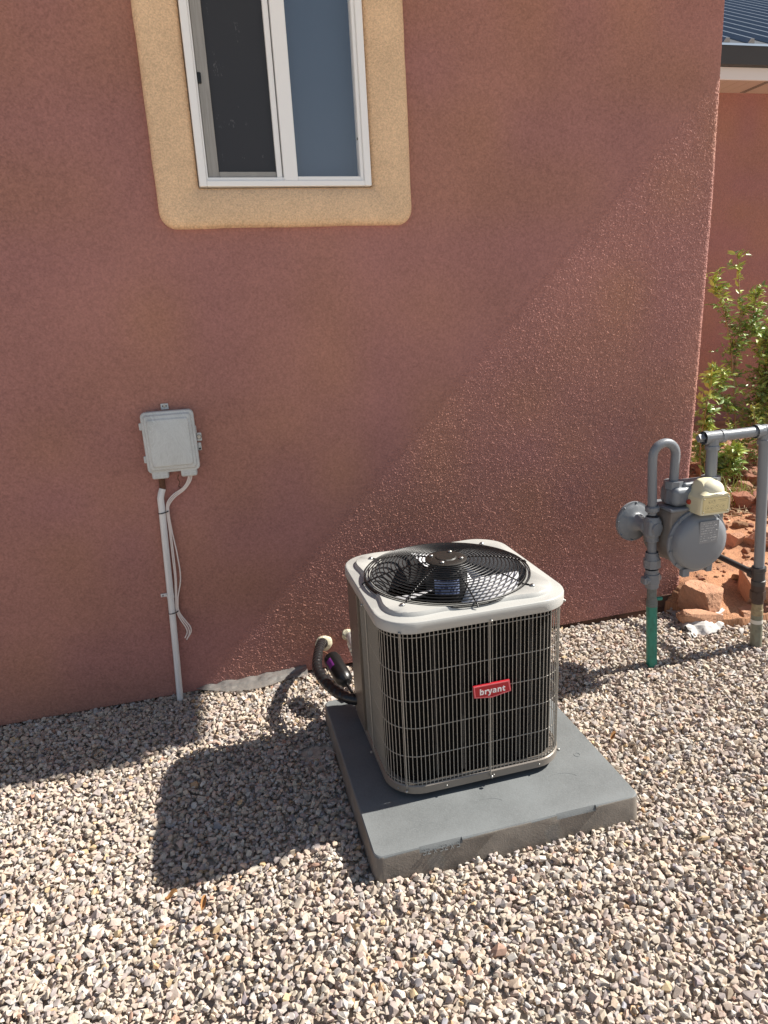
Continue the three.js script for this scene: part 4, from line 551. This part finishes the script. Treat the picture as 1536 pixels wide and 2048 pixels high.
// ------------------------------------------------------------------ plants
{
  const leafTone = (c) => new THREE.MeshPhysicalMaterial({ color: c, roughness: 0.45, transmission: 0.3, thickness: 0, side: THREE.DoubleSide });
  const greens = [leafTone(lin(0.34, 0.47, 0.12)), leafTone(lin(0.25, 0.37, 0.13)), leafTone(lin(0.5, 0.58, 0.14))], bark = mat([0.3, 0.2, 0.12], 0.85), dry = mat([0.42, 0.32, 0.2], 0.9);
  const leafG = (L, W) => grid(4, 4, (i, j) => { const u = i / 4, v = j / 2 - 1, hw = Math.sin(Math.PI * Math.pow(u, 0.8)) * W / 2; return [u * L, -0.25 * L * u * u + Math.abs(v) * hw * 0.45, v * hw]; });
  const base = leafG(1, 0.42);
  function place(list, p, dir, L) { const g = base.clone(), d = dir.clone().normalize(), q = new THREE.Quaternion().setFromUnitVectors(V(1, 0, 0), d), roll = new THREE.Quaternion().setFromAxisAngle(d, rr(-0.6, 0.6)); g.scale(L, L, L).applyQuaternion(q).applyQuaternion(roll).translate(p.x, p.y, p.z); list.push(g); }
  // shrub: woody stems from a base point, each with side twigs; leaves in three tones (young tips are yellower)
  function shrub(name, label, pos, stems, leafSize, twigs, perTwig, spread, category = 'shrub') {
    const t = thing(name, label, category, pos), wood = [], leaves = [[], [], []];
    for (const s of stems) {
      const c = new THREE.CatmullRomCurve3(s.map((q) => V(...q))), len = c.getLength(); const r0 = 0.0035 + len * 0.0045;
      const g = new THREE.TubeGeometry(c, 30, 1, 6), p = g.attributes.position; for (let i = 0; i <= 30; i++) { const o = c.getPointAt(i / 30), r = lerp(r0, 0.0016, i / 30); for (let j = 0; j <= 6; j++) { const k = i * 7 + j; p.setXYZ(k, o.x + (p.getX(k) - o.x) * r, o.y + (p.getY(k) - o.y) * r, o.z + (p.getZ(k) - o.z) * r); } } wood.push(g);
      for (let k = 0; k < twigs; k++) {
        const f = rr(0.22, 1), o = c.getPointAt(f), tg = c.getTangentAt(f), dir = V(rr(-1, 1), rr(-0.1, 0.9), rr(-1, 1)).normalize().multiplyScalar(0.8).add(tg.multiplyScalar(0.5)).normalize(), L = spread * rr(0.5, 1.1) * (1.25 - 0.75 * f), end = o.clone().addScaledVector(dir, L).add(V(0, -L * 0.12, 0)), midp = o.clone().addScaledVector(dir, L * 0.5).add(V(0, L * 0.06, 0)), tc = new THREE.CatmullRomCurve3([o, midp, end]);
        wood.push(new THREE.TubeGeometry(tc, 6, 0.0013, 4));
        for (let n = 0; n < perTwig; n++) { const a = rr(0.2, 1), pp = tc.getPointAt(a), d = V(rr(-1, 1) + 0.25, rr(-0.5, 0.35), rr(-1, 1)).add(dir.clone().multiplyScalar(0.5)); place(leaves[f > 0.72 && rnd() > 0.35 ? 2 : rnd() > 0.45 ? 0 : 1], pp, d, leafSize * rr(0.6, 1.15)); }
      }
      for (let n = 0; n < 7; n++) place(leaves[2], c.getPointAt(rr(0.86, 1)), V(rr(-1, 1), rr(0.2, 1.6), rr(-1, 1)), leafSize * rr(0.9, 1.3));
    }
    part('stem', wood, bark, t); leaves.forEach((l, i) => { if (l.length) part('foliage', l, greens[i], t).userData.kind = 'stuff'; });
  }
  seed = 2024;
  shrub('sapling', 'tall thin leafy sapling in front of the set-back wall', [3.37, 0.24, -1.3], [
    [[0, 0, 0], [0.02, 0.35, 0.01], [-0.02, 0.7, 0], [-0.03, 1.05, 0.02], [-0.08, 1.46, 0]], [[-0.02, 0.62, 0], [-0.1, 0.9, 0.04], [-0.2, 1.15, 0.05], [-0.28, 1.32, 0.04]], [[0, 0.3, 0], [-0.1, 0.5, 0.05], [-0.22, 0.68, 0.1], [-0.27, 0.76, 0.12]],
    [[-0.02, 0.8, 0], [0.06, 1.0, 0.02], [0.06, 1.2, 0.03]], [[0.01, 0.1, 0], [0.12, 0.32, 0.05], [0.2, 0.5, 0.06]]], 0.054, 44, 6, 0.17, 'sapling');
  shrub('shrub', 'dense bright green shrub at the right edge behind the gas post', [3.75, 0.24, -1.35], [
    [[0, 0, 0], [0, 0.4, 0.02], [0.02, 0.8, 0.05], [-0.03, 1.05, 0.05]], [[0, 0.1, 0], [-0.12, 0.45, 0.05], [-0.17, 0.75, 0.06], [-0.2, 0.95, 0.06]], [[0.02, 0, 0], [0.14, 0.4, 0], [0.2, 0.85, 0]], [[0.1, 0.2, 0], [0.25, 0.6, 0.05], [0.32, 1.0, 0.05]], [[0, 0.3, 0], [-0.06, 0.6, 0.15], [-0.1, 0.72, 0.2]]], 0.054, 125, 9, 0.27);
  shrub('low_shrub', 'low green weeds growing tight behind the house corner', [3.08, 0.22, -1.05], [
    [[0, 0, 0], [0.0, 0.16, 0], [-0.03, 0.34, 0]], [[0.03, 0, 0.03], [0.07, 0.15, 0.05], [0.08, 0.27, 0.05]], [[-0.05, 0, 0], [-0.1, 0.2, 0], [-0.1, 0.45, 0]], [[-0.1, 0, 0], [-0.14, 0.3, 0], [-0.1, 0.75, 0]]], 0.058, 30, 8, 0.13);
  shrub('dry_shrub', 'twiggy half-dry shrub behind the grey cross pipe', [3.42, 0.24, -1.1], [
    [[0, 0, 0], [0.12, 0.2, 0], [0.26, 0.42, 0]], [[0, 0, 0], [-0.1, 0.22, 0], [-0.24, 0.4, 0]], [[0, 0, 0.02], [0.03, 0.28, 0], [0.1, 0.5, 0]], [[0.1, 0, 0], [0.25, 0.1, 0], [0.42, 0.3, 0]], [[0, 0, 0], [-0.04, 0.25, 0.05], [-0.12, 0.5, 0.06]], [[0.2, 0, 0.1], [0.28, 0.14, 0.1], [0.3, 0.34, 0.1]]], 0.032, 26, 5, 0.15);
  { // blades of grass near the corner and dry litter under the shrubs
    const bl = []; seed = 31; for (let i = 0; i < 70; i++) { const x = 2.98 + rr(-0.12, 0.14), z = -0.85 + rr(-0.1, 0.12), a = rr(0, 6.28), L = rr(0.1, 0.24), b = rr(0.3, 0.9), y = soilH(x, z); bl.push(grid(1, 5, (k, j) => { const u = j / 5, o = L * b * u * u * 0.7, w = (k - 0.5) * 0.008 * (1 - u * 0.9); return [x + Math.cos(a) * o - Math.sin(a) * w, y + L * u * (1 - 0.25 * b * u), z + Math.sin(a) * o + Math.cos(a) * w]; })); }
    const o = single('grass_tuft', join(bl), greens[0], 'tuft of green grass at the foot of the house corner behind the meter', 'grass'); o.userData.kind = 'stuff';
    const lt = []; for (let i = 0; i < 900; i++) { const x = rr(2.6, 4.6), z = rr(-2.2, -0.55), L = rr(0.05, 0.22), a = rr(0, 6.28), y = soilH(x, z) + rr(0.004, 0.03), q = rr(-0.1, 0.35); lt.push(rod([x, y, z], [x + Math.cos(a) * L, y + L * q, z + Math.sin(a) * L], 0.0014, 0.0009, 4)); }
    for (let i = 0; i < 1400; i++) { const p = V(rr(2.6, 4.6), 0, rr(-2.3, -0.5)); p.y = soilH(p.x, p.z) + rr(0.004, 0.02); place(lt, p, V(rr(-1, 1), rr(-0.2, 0.4), rr(-1, 1)), rr(0.02, 0.045)); }
    const d = single('dry_litter', join(lt), dry, 'dry twigs and fallen leaves under the shrubs', 'litter'); d.userData.kind = 'stuff';
  }
}
renderer.render(scene, camera);
